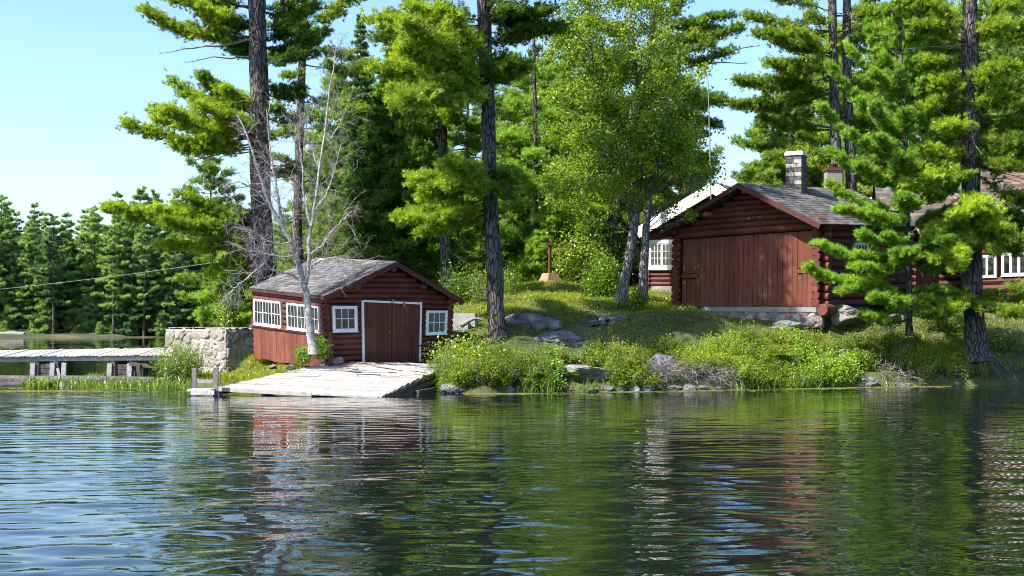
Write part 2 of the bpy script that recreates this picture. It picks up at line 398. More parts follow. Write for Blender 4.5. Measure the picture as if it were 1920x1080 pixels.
# ---------------------------------------------------------------- water: rippled surface
rng = rs(77)
rows = np.concatenate([np.linspace(-40, 9, 14), np.arange(9.3, 20, .05), np.arange(20, 49, .07), np.geomspace(49.2, 1500, 110)])
cols = np.concatenate([np.linspace(-1500, -45, 16), np.linspace(-44, -15, 60), np.arange(-14.8, 14.8, .11), np.linspace(15, 44, 60), np.linspace(45, 1500, 16)])
X, Y = np.meshgrid(cols, rows)
Zw = np.zeros_like(X); 
amp = sstep(5, 12, Y) * (1 - .55 * sstep(22, 44, Y)) * (1 - .97 * sstep(48, 60, Y)) * sstep(60, 40, np.abs(X))
wl = np.geomspace(.26, 2.2, 56)
warp = .6 * fbm(np.stack([X * .11, Y * .11, X * 0], -1), 31, 2)
gust = .55 + .75 * np.clip(fbm(np.stack([X * .09, Y * .17, X * 0], -1), 8, 3) + .4, 0, 1.2)
for k, L in enumerate(wl):
    th = rng.normal(0, .36) + (.22 if k % 3 == 0 else -.1); kx, ky = np.sin(th), np.cos(th)
    slope = .0175 * math.exp(-(math.log(L / .5) / .75) ** 2)
    Zw += slope * L / (2 * np.pi) * np.sin(2 * np.pi / L * (kx * X + ky * Y + warp) + rng.uniform(0, 6.28))
Zw *= .88 * gust
# boat wake: arcs spreading from the right foreground
for (cx, cy, r0, L, sl, wd) in ((3.5, 11.5, 9.2, 1.5, .05, 2.6), (-1.0, 8.0, 9.6, 1.1, .045, 2.0), (4.5, 9.0, 15.5, 1.9, .035, 3.0)):
    r = np.hypot(X - cx, (Y - cy) * .62)
    Zw += sl * L / (2 * np.pi) * np.sin(2 * np.pi * (r + .25 * warp) / L) * np.exp(-((r - r0 * .7) / wd) ** 2)
Zw *= amp
mb = MB(); mb.add(np.stack([X, Y, Zw], -1), grid_faces(len(rows), len(cols)))
struct(mb.build('water', M['water'], smooth=True))

# ---------------------------------------------------------------- buildings
class Wall:
    """a wall patch: s runs along it, t up it, o out of it"""
    def __init__(w, b0, b1, t0, t1, flip=1):
        w.b0, w.b1, w.t0, w.t1 = (np.array(v, float) for v in (b0, b1, t0, t1))
        w.n = nrm(np.cross(w.b1 - w.b0, UP)) * flip; w.L = np.linalg.norm(w.b1 - w.b0); w.H = np.linalg.norm(w.t0 - w.b0)
    def p(w, s, t, o=0.):
        return lerp(lerp(w.b0, w.b1, s), lerp(w.t0, w.t1, s), t) + w.n * o
    def box(w, mb, s0, s1, t0, t1, o0, o1, tint=.5, mi=0):
        P = w.p
        mb.hexa([P(s0, t0, o1), P(s1, t0, o1), P(s1, t0, o0), P(s0, t0, o0), P(s0, t1, o1), P(s1, t1, o1), P(s1, t1, o0), P(s0, t1, o0)], tint, mi)

def logs(mb, w, t0, t1, n, ext0=0., ext1=0., rng=rs(1), s0=0., s1=1., rad=None, seg=10):
    for k in range(n):
        t = t0 + (t1 - t0) * (k + .5) / n
        r = rad or (t1 - t0) * w.H / n * .53
        r *= rng.uniform(.93, 1.06)
        S = np.linspace(s0 - ext0, s1 + ext1, 9)
        pts = np.array([w.p(s, t + rng.normal(0, .002), rng.normal(0, .006)) for s in S])
        mb.tube(pts, r * (1 + rng.normal(0, .02, 9)), seg, rng.uniform(.1, .9))
def gable_logs(mb, w, apex, n, rng, rad_o=0.):
    """log courses that shorten towards the apex above a wall's top edge"""
    for k in range(n):
        f = (k + .5) / n
        a = lerp(w.t0, apex, f); b = lerp(w.t1, apex, f)
        if np.linalg.norm(b - a) < .4: continue
        h = np.linalg.norm(apex - (w.t0 + w.t1) / 2) / n
        m = (a + b) / 2; k_ = .985
        pts = np.linspace(m + (a - m) * k_, m + (b - m) * k_, 7) + w.n * rad_o + rng.normal(0, .004, (7, 3))
        mb.tube(pts, h * .54 * rng.uniform(.95, 1.05), 10, rng.uniform(.1, .9))
def window(parent, w, s0, s1, t0, t1, o, nsash, nx, ny, fr=.07, mull=.05, mun=.022, double=False, mat='white'):
    """frame (thing's part) with panes and sashes below it as sub-parts"""
    fs, ft = fr / w.L, fr / w.H
    f = MB()
    w.box(f, s0, s1, t0, t0 + ft, o, o + .05); w.box(f, s0, s1, t1 - ft, t1, o, o + .05)
    w.box(f, s0, s0 + fs, t0 + ft, t1 - ft, o, o + .047); w.box(f, s1 - fs, s1, t0 + ft, t1 - ft, o, o + .047)
    w.box(f, s0 - .015 / w.L * 1.5, s1 + .015 / w.L * 1.5, t0 - .03 / w.H, t0, o, o + .075)
    w.box(f, s0, s1, t0, t1, o - .2, o - .01)
    fo = f.build('window', M[mat], parent)
    a0, a1 = s0 + fs, s1 - fs
    sw = (a1 - a0) / nsash
    for k in range(nsash):
        x0, x1 = a0 + sw * k, a0 + sw * (k + 1); y0, y1 = t0 + ft, t1 - ft
        g = MB(); w.box(g, x0, x1, y0, y1, o - .006, o + .012); g.build('pane', M['glass'], fo)
        b = MB(); q, v = mull / w.L, mull / w.H
        w.box(b, x0, x0 + q, y0, y1, o + .012, o + .035); w.box(b, x1 - q, x1, y0, y1, o + .012, o + .035)
        w.box(b, x0 + q, x1 - q, y0, y0 + v, o + .012, o + .033); w.box(b, x0 + q, x1 - q, y1 - v, y1, o + .012, o + .033)
        q2, v2 = mun / w.L / 2, mun / w.H / 2
        for i in range(1, nx):
            x = lerp(x0 + q, x1 - q, i / nx); w.box(b, x - q2, x + q2, y0 + v, y1 - v, o + .012, o + .028)
        for j in range(1, ny):
            y = lerp(y0 + v, y1 - v, j / ny); w.box(b, x0 + q, x1 - q, y - v2, y + v2, o + .012, o + .026)
        b.build('sash', M[mat], fo)
    return fo
def boards(mb, w, s0, s1, t0, t1, o0, o1, n, rng, gap=.006, jag=0.):
    for k in range(n):
        a, b = lerp(s0, s1, k / n), lerp(s0, s1, (k + 1) / n)
        dj = rng.uniform(-jag, jag)
        w.box(mb, a + gap / w.L, b - gap / w.L, t0 + dj, t1, o0, o1 + rng.uniform(-.006, .006), rng.uniform(0, 1))
def roof_slope(mb, R0, R1, E1, E0, ncourse, rng, tabw=.3, thick=.05):
    """deck slab plus overlapping courses of shingle tabs, ridge R0-R1 and eave E0-E1"""
    R0, R1, E0, E1 = (np.array(v, float) for v in (R0, R1, E0, E1))
    n = nrm(np.cross(R1 - R0, E0 - R0)); n = n if n[2] > 0 else -n
    t = n * thick
    mb.hexa([E0 - t, E1 - t, R1 - t, R0 - t, E0, E1, R1, R0], .2)
    L = np.linalg.norm(R1 - R0); nt = int(L / tabw)
    V, T = [], []
    for k in range(ncourse):
        f0, f1 = k / ncourse, min(1, (k + 1.25) / ncourse)
        off = rng.uniform(0, 1)
        e = np.clip((np.arange(nt + 2) - off) / nt, 0, 1)
        for a, b in zip(e[:-1], e[1:]):
            if b - a < 1e-4: continue
            j = rng.normal(0, .05 / ncourse)
            P = lambda u, f, o: lerp(lerp(E0, E1, u), lerp(R0, R1, u), f) + n * o
            g = .004 / L
            h = .016 + rng.uniform(0, .01) + (rng.uniform(0, .02) if rng.random() < .06 else 0)
            V += [P(a + g, max(f0 + j, -.01), h), P(b - g, max(f0 + j, -.01), h), P(b - g, f1, .004), P(a + g, f1, .004)]
            V += [P(a + g, max(f0 + j, -.01), .001), P(b - g, max(f0 + j, -.01), .001), P(b - g, max(f0 + j, -.01), h), P(a + g, max(f0 + j, -.01), h)]
            T += [rng.uniform(0, 1)] * 8
    mb.quads(V, T)
def log_ends(parent, w, at_s, t0, t1, n, r, o, rng):
    for k in range(n):
        mb = MB(); c = w.p(at_s, t0 + (t1 - t0) * (k + .5) / n)
        rr = r * rng.uniform(.85, 1.15)
        mb.tube([c + w.n * -.1, c + w.n * (o + rng.uniform(-.03, .03)), c + w.n * (o + .02)], [rr, rr, rr * .9], 12, rng.uniform(0, 1)); mb.build('log_end', M['redend'], parent)
def stone_patch(mb, P00, P10, P11, P01, res, cell, depth, seed, joint=.07, edge=True):
    """a rubble face: stones swell out of recessed mortar"""
    P00, P10, P11, P01 = (np.array(v, float) for v in (P00, P10, P11, P01))
    L = np.linalg.norm(P10 - P00); H = np.linalg.norm(P01 - P00)
    nu, nv = max(3, int(L / res)), max(3, int(H / res))
    u, v = np.meshgrid(np.linspace(0, 1, nu), np.linspace(0, 1, nv))
    rng = rs(seed); k = max(6, int(L * H / (cell * cell)))
    S = np.stack([rng.uniform(-.05, 1.05, k) * L, rng.uniform(-.05, 1.05, k) * H], -1)
    q = np.stack([u * L, v * H * 1.25], -1); S[:, 1] *= 1.25
    q = q + .05 * np.stack([fbm(np.stack([u * L * 4, v * H * 4, u * 0], -1), seed), fbm(np.stack([u * L * 4, v * H * 4, u * 0 + 9], -1), seed)], -1)
    d = np.linalg.norm(q[:, :, None] - S[None, None], axis=-1)
    o = np.argsort(d, -1)[..., :2]; d1 = np.take_along_axis(d, o[..., :1], -1)[..., 0]; d2 = np.take_along_axis(d, o[..., 1:2], -1)[..., 0]
    e = sstep(0, joint * 1.3, d2 - d1)
    big = rng.uniform(.4, 1.2, k)[o[..., 0]]
    n = nrm(np.cross(P10 - P00, P01 - P00))
    P = lerp(lerp(P00, P10, u[..., None]), lerp(P01, P11, u[..., None]), v[..., None])
    fade = np.minimum(1, np.minimum(np.minimum(u, 1 - u) * L, np.minimum(v, 1 - v) * H) / .04) if edge else 1
    h = depth * (e * big + .25 * fbm(P * 6, seed + 3, 3)) * (.25 + .75 * fade)
    mb.add(P + n * h[..., None], grid_faces(nv, nu), rng.uniform(0, 1, k)[o[..., 0]].ravel(), (1 - sstep(0, joint, d2 - d1)).ravel() * .8)

# ---- boathouse (racked: leans right and slumps towards the water)
rng = rs(11)
FL, FR, BL = np.array([-6.42, 48, .78]), np.array([-2.36, 50.8, .95]), np.array([-9.72, 52.75, 1.0]); BR = FR + BL - FL + np.array([0, 0, .25])
TFL, TFR, TBL = np.array([-6.5, 47.97, 3.22]), np.array([-2.26, 50.75, 3.2]), np.array([-9.76, 52.7, 3.6]); TBR = TFR + TBL - TFL + np.array([0, 0, .05])
AF = (TFL + TFR) / 2 + np.array([.06, 0, 1.17]); AB = (TBL + TBR) / 2 + np.array([.06, 0, 1.1])
bh = thing('boathouse', 'leaning red log boathouse with double plank doors above the sloping wooden ramp', 'boathouse', (-6, 51, .9))
wf = Wall(FL, FR, TFL, TFR); wl_ = Wall(BL, FL, TBL, TFL); wb = Wall(BR, BL, TBR, TBL); wr = Wall(FR, BR, TFR, TBR)
mb = MB()
logs(mb, wf, 0, 1, 12, .02, .02, rng); gable_logs(mb, wf, AF, 6, rng)
wf.box(mb, 0, 1, 0, 1, -.12, -.05, .3)
mb.build('front_wall', M['redlog'], bh)
mb = MB(); logs(mb, wl_, .46, 1, 7, .02, .03, rng)
mb.build('side_wall', M['redlog'], bh)
mb = MB(); boards(mb, wl_, .0, .985, 0, .46, .03, .10, 17, rng, .006, .012)
mb.build('skirt_boards', M['redboard'], bh)
mb = MB(); mb.tube([wl_.p(s, .475, .12 + rng.normal(0, .01)) for s in np.linspace(-.01, 1.01, 8)], .055, 8, .8)
mb.build('log_rail', M['redlog'], bh)
mb = MB(); logs(mb, wr, 0, 1, 12, .02, .02, rng, seg=8); logs(mb, wb, 0, 1, 12, .02, .02, rng, seg=8); gable_logs(mb, wb, AB, 6, rng)
mb.build('rear_wall', M['redlog'], bh)
log_ends(bh, wf, 0.015, .03, .52, 6, .115, .2, rng); log_ends(bh, wf, .985, .05, 1., 11, .1, .16, rng); log_ends(bh, wf, .012, .6, 1., 5, .1, .12, rng)
dv = nrm(AB - AF); ov = .42
for nm, T0, T1, sgn in (('left', TFL, TBL, -1), ('right', TFR, TBR, 1)):
    ax = nrm(T0 - AF); bx_ = nrm(T1 - AB)
    R0, R1 = AF - dv * ov + UP * .17, AB + dv * .1 + UP * .17
    lo = .22 if sgn < 0 else .34
    E0, E1 = T0 + ax * lo - dv * ov + UP * .15, T1 + bx_ * lo + dv * .1 + UP * .15
    mb = MB(); roof_slope(mb, R0, R1, E1, E0, 16, rng, .28)
    mb.build('roof', M['shingle'], bh)
    mb = MB(); mb.bar(R0 - UP * .1 - dv * .01, E0 - UP * .1 - dv * .01, .045, .17); mb.build('rake_board', M['redtrim'], bh)
    mb = MB(); mb.bar(E0 - UP * .075 , E1 - UP * .075, .035, .08); mb.build('eave_board', M['redtrim'], bh)
for a in (AF + UP * -.1, lerp(AF, TFL, .55) - UP * .12, lerp(AF, TFR, .5) - UP * .12, TFL + UP * .03, TFR + UP * .03):
    mb = MB(); mb.tube([a + dv * .5, a - dv * .3, a - dv * .32], [.1, .1, .085], 12, rng.uniform(0, 1)); mb.build('purlin_end', M['redend'], bh)
window(bh, wf, .045, .235, .515, .885, .115, 1, 3, 2, .075, .03)
window(bh, wf, .79, .965, .44, .82, .115, 1, 3, 2, .07, .03)
window(bh, wl_, .03, .44, .50, .87, .115, 3, 3, 2, .05, .026, .018)
window(bh, wl_, .53, .97, .50, .87, .115, 3, 3, 2, .05, .026, .018)
# double doors with white trim
for a, b in ((.285, .505), (.512, .735)):
    mb = MB(); boards(mb, wf, a, b, .0, .945 - (a - .285) * .08, .1, .15, 7, rng, .004, .004)
    d = mb.build('door', M['reddoor'], bh)
    if a > .4:
        k = MB(); k.tube([wf.p(.485, .5, .15), wf.p(.485, .5, .19), wf.p(.485, .5, .2)], [.03, .03, .02], 8); k.build('door_knob', M['metal'], d)
mb = MB()
for q in ((.272, .285, .0, .965), (.735, .748, .28, .95), (.737, .748, .02, .26)): wf.box(mb, q[0], q[1], q[2], q[3], .1, .175)
P = wf.p
mb.hexa([P(.285, .945, .175), P(.735, .915, .175), P(.735, .915, .1), P(.285, .945, .1), P(.285, .972, .175), P(.735, .945, .175), P(.735, .945, .1), P(.285, .972, .1)])
mb.build('door_trim', M['white'], bh)
mb = MB(); mb.bar(wf.p(.5, .935, .19), wf.p(.515, .985, .19), .05, .04, wf.n); mb.build('track_bracket', M['metal'], bh)
mb = MB(); wf.box(mb, .595, .607, .87, .96, .177, .21); mb.build('track_bracket', M['metal'], bh)

# ---- boat ramp of planks, with landing step
rp = thing('boat_ramp', 'bleached wooden boat ramp sloping from the boathouse doors into the water', 'ramp', (-6, 46.5, .3))
A, B_, Cc, Dd = np.array([-9.72, 45.3, .22]), np.array([-4.22, 43.9, .015]), np.array([-2.3, 49.2, .86]), np.array([-6.75, 47.9, .90])
nrow = 26
mb = MB()
for k in range(nrow):
    f0, f1 = k / nrow, (k + .90) / nrow
    a0, a1, b0, b1 = lerp(A, Dd, f0), lerp(A, Dd, f1), lerp(B_, Cc, f0), lerp(B_, Cc, f1)
    cut = sorted([0] + list(rng.uniform(.1, .9, 2)) + [1])
    e0, e1 = rng.uniform(-.015, .01), rng.uniform(-.01, .015)
    for c0, c1 in zip(cut[:-1], cut[1:]):
        c0_, c1_ = (c0 + .0012 if c0 > 0 else e0), (c1 - .0012 if c1 < 1 else 1 + e1)
        dz = rng.normal(0, .006); crown = lambda c: .10 * math.sin(math.pi * min(1, max(0, c))) * f0
        q = [lerp(a0, b0, c0_) + UP * crown(c0_), lerp(a0, b0, c1_) + UP * crown(c1_), lerp(a1, b1, c1_) + UP * crown(c1_), lerp(a1, b1, c0_) + UP * crown(c0_)]
        q = [v + UP * dz for v in q]
        mb.hexa([v - UP * .045 for v in q] + q, rng.uniform(0, 1))
mb.build('deck', M['deckwood'], rp)
mb = MB()
for f in (.03, .3, .6, .9):
    mb.bar(lerp(A, B_, f) - UP * .14 + np.array([0, .05, 0]), lerp(Dd, Cc, f) - UP * .16, .14, .16)
mb.bar(lerp(B_, Cc, .02) - UP * .12, lerp(B_, Cc, .98) - UP * .13, .1, .13); mb.bar(lerp(B_, Cc, .12) - UP * .25, Cc - UP * .34 + np.array([.1, -.1, 0]), .14, .13)
mb.bar(lerp(B_, Cc, .4) - UP * .42, Cc - UP * .6, .16, .14); mb.bar(lerp(B_, Cc, .45) + np.array([.2, -.1, -.36]), Cc + np.array([.3, -.2, -.75]), .12, .14)
mb.build('stringer', M['wetwood'], rp)
mb = MB(); mb.bar(A - UP * .02 - np.array([0, .03, 0]), lerp(A, B_, .6) - UP * .03 - np.array([0, .035, 0]), .04, .13)
mb.bar(lerp(A, B_, .6) - UP * .02 - np.array([0, .03, 0]), B_ - UP * .01 - np.array([0, .03, 0]), .04, .06); mb.build('front_board', M['deckwood'], rp)
mb = MB()
for k in range(16):
    f = rng.uniform(.56, .97); c = rng.uniform(.3, .97)
    p = lerp(lerp(A, Dd, f), lerp(B_, Cc, f), c) + UP * (.10 * math.sin(math.pi * c) * f + .02)
    d = (B_ - A) * rng.uniform(.03, .10) * np.array([1, 1, 1]) + rng.normal(0, .04, 3) * [1, 1, .0]
    mb.bar(p - d, p + d, rng.uniform(.06, .16), .02, UP, rng.uniform(.2, 1))
mb.build('loose_boards', M['deckwood'], rp)
st = thing('landing_step', 'small grey wooden landing step with two upright posts at the ramp corner', 'landing step', at(382, 735, 45.2))
for px, y0, y1, D in ((365.5, 690, 752, 45.6), (404, 689, 752, 45.0)):
    mb = MB(); p, q = at(px, y1, D), at(px - 1 if px < 390 else px + 1, y0, D); mb.bar(p, q, .15, .13, np.array([0, 1., 0]), rng.uniform(.2, .6)); mb.build('post', M['oldpost'], st)
mb = MB(); mb.bar(at(357, 731, 45), at(402, 731, 44.85), .5, .07); mb.bar(at(358, 736, 44.75), at(402, 736, 44.6), .05, .14); mb.build('tread', M['greywood'], st)
mb = MB(); mb.bar(at(368, 715, 45.6), at(400, 715, 45.2), .05, .12); mb.build('rail', M['oldpost'], st)
mb = MB(); mb.bar(at(362, 748, 45.0), at(402, 748, 44.8), .5, .06); mb.build('lower_tread', M['wetwood'], st)

# ---- stone crib at the end of the pier
cr = thing('stone_crib', 'square mortared fieldstone crib at the landward end of the pier', 'stone wall', (-11.2, 56, 0))
ztop = 2.08
q0, q1, q2 = np.array([-14.3, 57.0, -.25]), np.array([-11.12, 54.0, -.25]), np.array([-9.3, 55.7, -.25]); q3 = q0 + q2 - q1
t_ = lambda v, i=.06: np.array([v[0] + (i if v[0] < -11.5 else -i * .3), v[1] + i, ztop])
mb = MB()
stone_patch(mb, q0, q1, t_(q1), t_(q0), .03, .31, .07, 5)
stone_patch(mb, q1, q2, t_(q2), t_(q1), .03, .31, .07, 6)
stone_patch(mb, q2, q3, t_(q3), t_(q2), .1, .34, .08, 7); stone_patch(mb, q3, q0, t_(q0), t_(q3), .1, .34, .08, 8)
mb.build('wall', M['stone'], cr, smooth=True)
mb = MB(); stone_patch(mb, t_(q0) + UP * -.01, t_(q1) + UP * -.01, t_(q2) + UP * -.01, t_(q3) + UP * -.01, .06, .5, .07, 9, .1, False)
mb.build('coping', M['stone'], cr, smooth=True)

# ---- main cabin
rng = rs(21)
cb = thing('log_cabin', 'large red log cabin with boarded front gable and striped block chimney', 'cabin', (12, 58, 2.9))
mFL, mFR = np.array([6.86, 58, 3.02]), np.array([12.12, 55, 2.98]); dB = np.array([5.3, 5.6, .1])
mTL, mTR = np.array([6.9, 58, 6.1]), np.array([12.17, 55, 6.34]); uB = np.array([5.3, 5.6, .3])
mA = np.array([9.74, 56.5, 7.80]); mAB = mA + uB
wf = Wall(mFL, mFR, mTL, mTR); wr = Wall(mFR, mFR + dB, mTR, mTR + uB); wlf = Wall(mFL + dB, mFL, mTL + uB, mTL); wb = Wall(mFR + dB, mFL + dB, mTR + uB, mTL + uB)
mb = MB(); gable_logs(mb, wf, mA, 7, rng, .06)
mb.tube([wf.p(s, .955, .07) for s in np.linspace(.02, .98, 6)], .15, 12, .7); mb.tube([wf.p(s, 1.03, .09) for s in np.linspace(.0, 1., 6)], .13, 12, .3)
mb.build('gable', M['redlog'], cb)
mb = MB(); n_b = 27
for k in range(n_b):
    a, b = lerp(.045, .965, k / n_b), lerp(.045, .965, (k + 1) / n_b); m = (a + b) / 2
    lo = .42 if m < .155 else (.44 if m > .865 else .0)
    if lo == 0 : wf.box(mb, a + .0012, b - .0012, 0, .90, -.02, .045 + rng.uniform(-.004, .004), rng.uniform(0, 1))
    else: wf.box(mb, a + .0012, b - .0012, 0, lo - .05, -.02, .045 + rng.uniform(-.004, .004), rng.uniform(0, 1))
mb.build('front_boards', M['redboard'], cb)
for a, b, lo, hi in ((.045, .157, .44, .90), (.863, .965, .46, .90)):
    mb = MB(); wf.box(mb, a + .003, b - .003, lo, hi, -.02, .035, rng.uniform(.3, .7))
    wf.box(mb, a, b, lo - .06, lo - .01, -.02, .085, .4)
    mb.build('shutter', M['redboard'], cb)
mb = MB(); logs(mb, wr, 0, 1, 11, .02, .0, rng)
mb.build('side_wall', M['redlog'], cb)
mb = MB(); logs(mb, wlf, 0, 1, 11, 0, .02, rng, seg=8); logs(mb, wb, 0, 1, 11, 0, .0, rng, seg=8); gable_logs(mb, wb, mAB, 7, rng); mb.build('rear_wall', M['redlog'], cb)
log_ends(cb, wf, .012, 0, .93, 11, .14, .13, rng); log_ends(cb, wf, .985, .0, .93, 11, .14, .14, rng)
for k in range(11):
    c = wr.p(.035, (k + .3) / 11); rr = .155 * rng.uniform(.9, 1.1); mb = MB(); mb.tube([c, c + wr.n * .2, c + wr.n * .36, c + wr.n * .38], [rr, rr, rr * .95, rr * .8], 12, rng.uniform(0, .6)); mb.build('log_end', M['redend'], cb)
dv = nrm(uB); 
for T0, sg in ((mTL, -1), (mTR, 1)):
    ax = nrm(T0 - mA)
    R0, R1 = mA - dv * .95 + UP * .2, mAB + dv * .3 + UP * .2
    E0, E1 = T0 + ax * .62 - dv * .95 + UP * .17, T0 + uB + ax * .62 + dv * .3 + UP * .17
    mb = MB(); roof_slope(mb, R0, R1, E1, E0, 17, rng, .28); mb.build('roof', M['shingle_dark'], cb)
    mb = MB(); mb.bar(R0 - UP * .11 - dv * .01, E0 - UP * .11 - dv * .01, .05, .17); mb.build('rake_board', M['redtrim'], cb)
for a in (mA - UP * .12, lerp(mA, mTL, .52) - UP * .1, lerp(mA, mTR, .5) - UP * .1):
    mb = MB(); mb.tube([a + dv * .3, a - dv * .52, a - dv * .54], [.1, .1, .09], 14, .5); mb.build('purlin_end', M['logend'], cb)
for a, r in ((mTR + UP * .02 + np.array([.03, 0, 0]), .19), (mTL + UP * .0, .12), (wr.p(.03, -.035) + wr.n * .3, .24)):
    mb = MB(); mb.tube([a + dv * .3, a - dv * .36, a - dv * .38], [r, r, r * .9], 16, .8); mb.build('beam_end', M['redend'], cb)
window(cb, wr, .33, .47, .42, .76, .15, 2, 2, 2, .07, .035)
# stone footing and sill
f0, f1 = wf.p(.2, 0, .04), wf.p(1.01, 0, .04)
mb = MB(); stone_patch(mb, f0 - UP * .85, f1 - UP * .85, f1 - UP * .02, f0 - UP * .02, .05, .26, .09, 31)
stone_patch(mb, f1 - UP * .85, wr.p(.5, 0, .1) - UP * .8, wr.p(.5, 0, .1) - UP * .03, f1 - UP * .02, .06, .4, .12, 32); mb.build('footing', M['stone2'], cb, smooth=True)
mb = MB(); wf.box(mb, .2, 1.0, -.065, -.004, -.1, .16); mb.build('sill', M['concrete'], cb)
# chimney
def chimney(parent, c, w, d, h, ax, name='chimney', n=9, cap=True):
    ax = nrm(ax); ay = np.array([-ax[1], ax[0], 0]); mb = MB(); r = rs(4)
    for k in range(n):
        z0, z1 = h * k / n, h * (k + 1) / n
        tint = .97 if k in (2, 4, 6, 7) and cap else r.uniform(.05, .45)
        mb.box(c + UP * (z0 + z1) / 2, ax * (w / 2 + r.uniform(-.006, .006)), ay * (d / 2 + r.uniform(-.006, .006)), UP * ((z1 - z0) / 2 - .004), .15)
        m = 2
        for i in range(m):
            u = (i + .5) / m * w - w / 2
            t2 = tint if r.random() < .8 else .4
            mb.box(c + ax * u - ay * (d / 2 + .012) + UP * (z0 + z1) / 2, ax * (w / m / 2 - .006), ay * .012, UP * ((z1 - z0) / 2 - .008), t2)
            mb.box(c + ax * u + ay * (d / 2 + .012) + UP * (z0 + z1) / 2, ax * (w / m / 2 - .006), ay * .012, UP * ((z1 - z0) / 2 - .008), .2)
            mb.box(c + ay * ((i + .5) / m * d - d / 2) + ax * (w / 2 + .012) + UP * (z0 + z1) / 2, ax * .012, ay * (d / m / 2 - .006), UP * ((z1 - z0) / 2 - .008), r.uniform(0, .3))  # right side blocks all dark: that side's shade is put into their tint
            mb.box(c + ay * ((i + .5) / m * d - d / 2) - ax * (w / 2 + .012) + UP * (z0 + z1) / 2, ax * .012, ay * (d / m / 2 - .006), UP * ((z1 - z0) / 2 - .008), t2)
    o = mb.build(name, M['block'], parent)
    if cap:
        k = MB(); k.box(c + UP * (h + .05), ax * (w / 2 + .07), ay * (d / 2 + .07), UP * .06); k.box(c + UP * (h + .13), ax * (w / 2 + .02), ay * (d / 2 + .02), UP * .03); k.build('chimney_cap', M['white'], o)
    return o
chimney(cb, at(1493, 352, 58.5) - UP * .25, .66, .62, 1.6, np.array([.87, -.5, 0]))

# ---- white trimmed cabin behind, left
rng = rs(31)
c2 = thing('trimmed_cabin', 'log cabin with broad white bargeboards and white window behind the boarded gable', 'cabin', (9, 65, 4))
g = lambda px, py, D: at(px, py, D)
nFL, nFR = g(1214, 536, 65.5), g(1466, 538, 62.2); nTL, nTR = g(1214, 434, 65.5), g(1466, 430, 62.2); nA = g(1344, 357, 63.9); nd = np.array([3.2, 6.3, 0])
wf = Wall(nFL, nFR, nTL, nTR); wl2 = Wall(nFL + nd, nFL, nTL + nd, nTL); wr2 = Wall(nFR, nFR + nd, nTR, nTR + nd)
mb = MB(); logs(mb, wf, 0, 1, 12, .01, .01, rng, seg=8); gable_logs(mb, wf, nA, 7, rng); mb.build('front_wall', M['redlog'], c2)
for q_ in (wl2, wr2): mb = MB(); logs(mb, q_, 0, 1, 12, .0, .01, rng, seg=8); mb.build('side_wall', M['redlog'], c2)
log_ends(c2, wf, .01, .0, .34, 4, .12, .14, rng)
dv = nrm(nd)
for T0 in (nTL, nTR):
    ax = nrm(T0 - nA); R0, R1 = nA - dv * .5 + UP * .36, nA + nd + UP * .36; E0, E1 = T0 + ax * .35 - dv * .5 + UP * .33, T0 + nd + ax * .35 + UP * .33
    mb = MB(); roof_slope(mb, R0, R1, E1, E0, 14, rng, .35); mb.build('roof', M['shingle_dark'], c2)
    mb = MB(); mb.bar(R0 - UP * .27 - dv * .03, E0 - UP * .27 - dv * .03, .06, .5); mb.build('bargeboard', M['white'], c2)
chimney(c2, g(1308, 372, 69), .7, .5, 1.0, np.array([1., .2, 0]), n=5, cap=False)
window(c2, wf, .008, .235, .3, .84, .13, 2, 3, 3, .16, .05)
mb = MB(); stone_patch(mb, nFL - UP * .4 + wf.n * .05, nFR - UP * .4 + wf.n * .05, nFR + wf.n * .05, nFL + wf.n * .05, .1, .35, .06, 41); mb.build('footing', M['stone2'], c2, smooth=True)

# ---- main lodge behind the pines, right
rng = rs(41)
lg = thing('lodge', 'dark red lodge with needle strewn roof hidden behind the pines at right', 'house', (17.5, 66, 3.4))
lFL, lFR, lTL, lTR = g(1668, 590, 66), g(2060, 585, 62), g(1668, 428, 66), g(2060, 415, 62); ld = np.array([2.2, 9.5, 0])
wf = Wall(lFL, lFR, lTL, lTR); wl2 = Wall(lFL + ld, lFL, lTL + ld, lTL)
mb = MB(); logs(mb, wf, 0, 1, 13, 0, 0, rng, seg=8); mb.build('front_wall', M['redlog'], lg)
mb = MB(); logs(mb, wl2, 0, 1, 13, 0, 0, rng, seg=8); mb.build('side_wall', M['redlog'], lg)
rm = (ld / 2 + UP * 3.1); ex = nrm(lFR - lFL) * .6; back = ld + np.array([0, .5, 0]); fr_ = np.array([-.1, -.7, -.25])
mb = MB(); roof_slope(mb, lTL + rm - ex, lTR + rm + ex, lTR + ex + fr_, lTL - ex + fr_, 20, rng, .35); mb.build('roof', M['shingle_brown'], lg)
mb = MB(); roof_slope(mb, lTL + rm - ex, lTR + rm + ex, lTR + ex + ld - fr_ * [1, 1, -1], lTL - ex + ld - fr_ * [1, 1, -1], 8, rng, .6); mb.build('roof', M['shingle_brown'], lg)
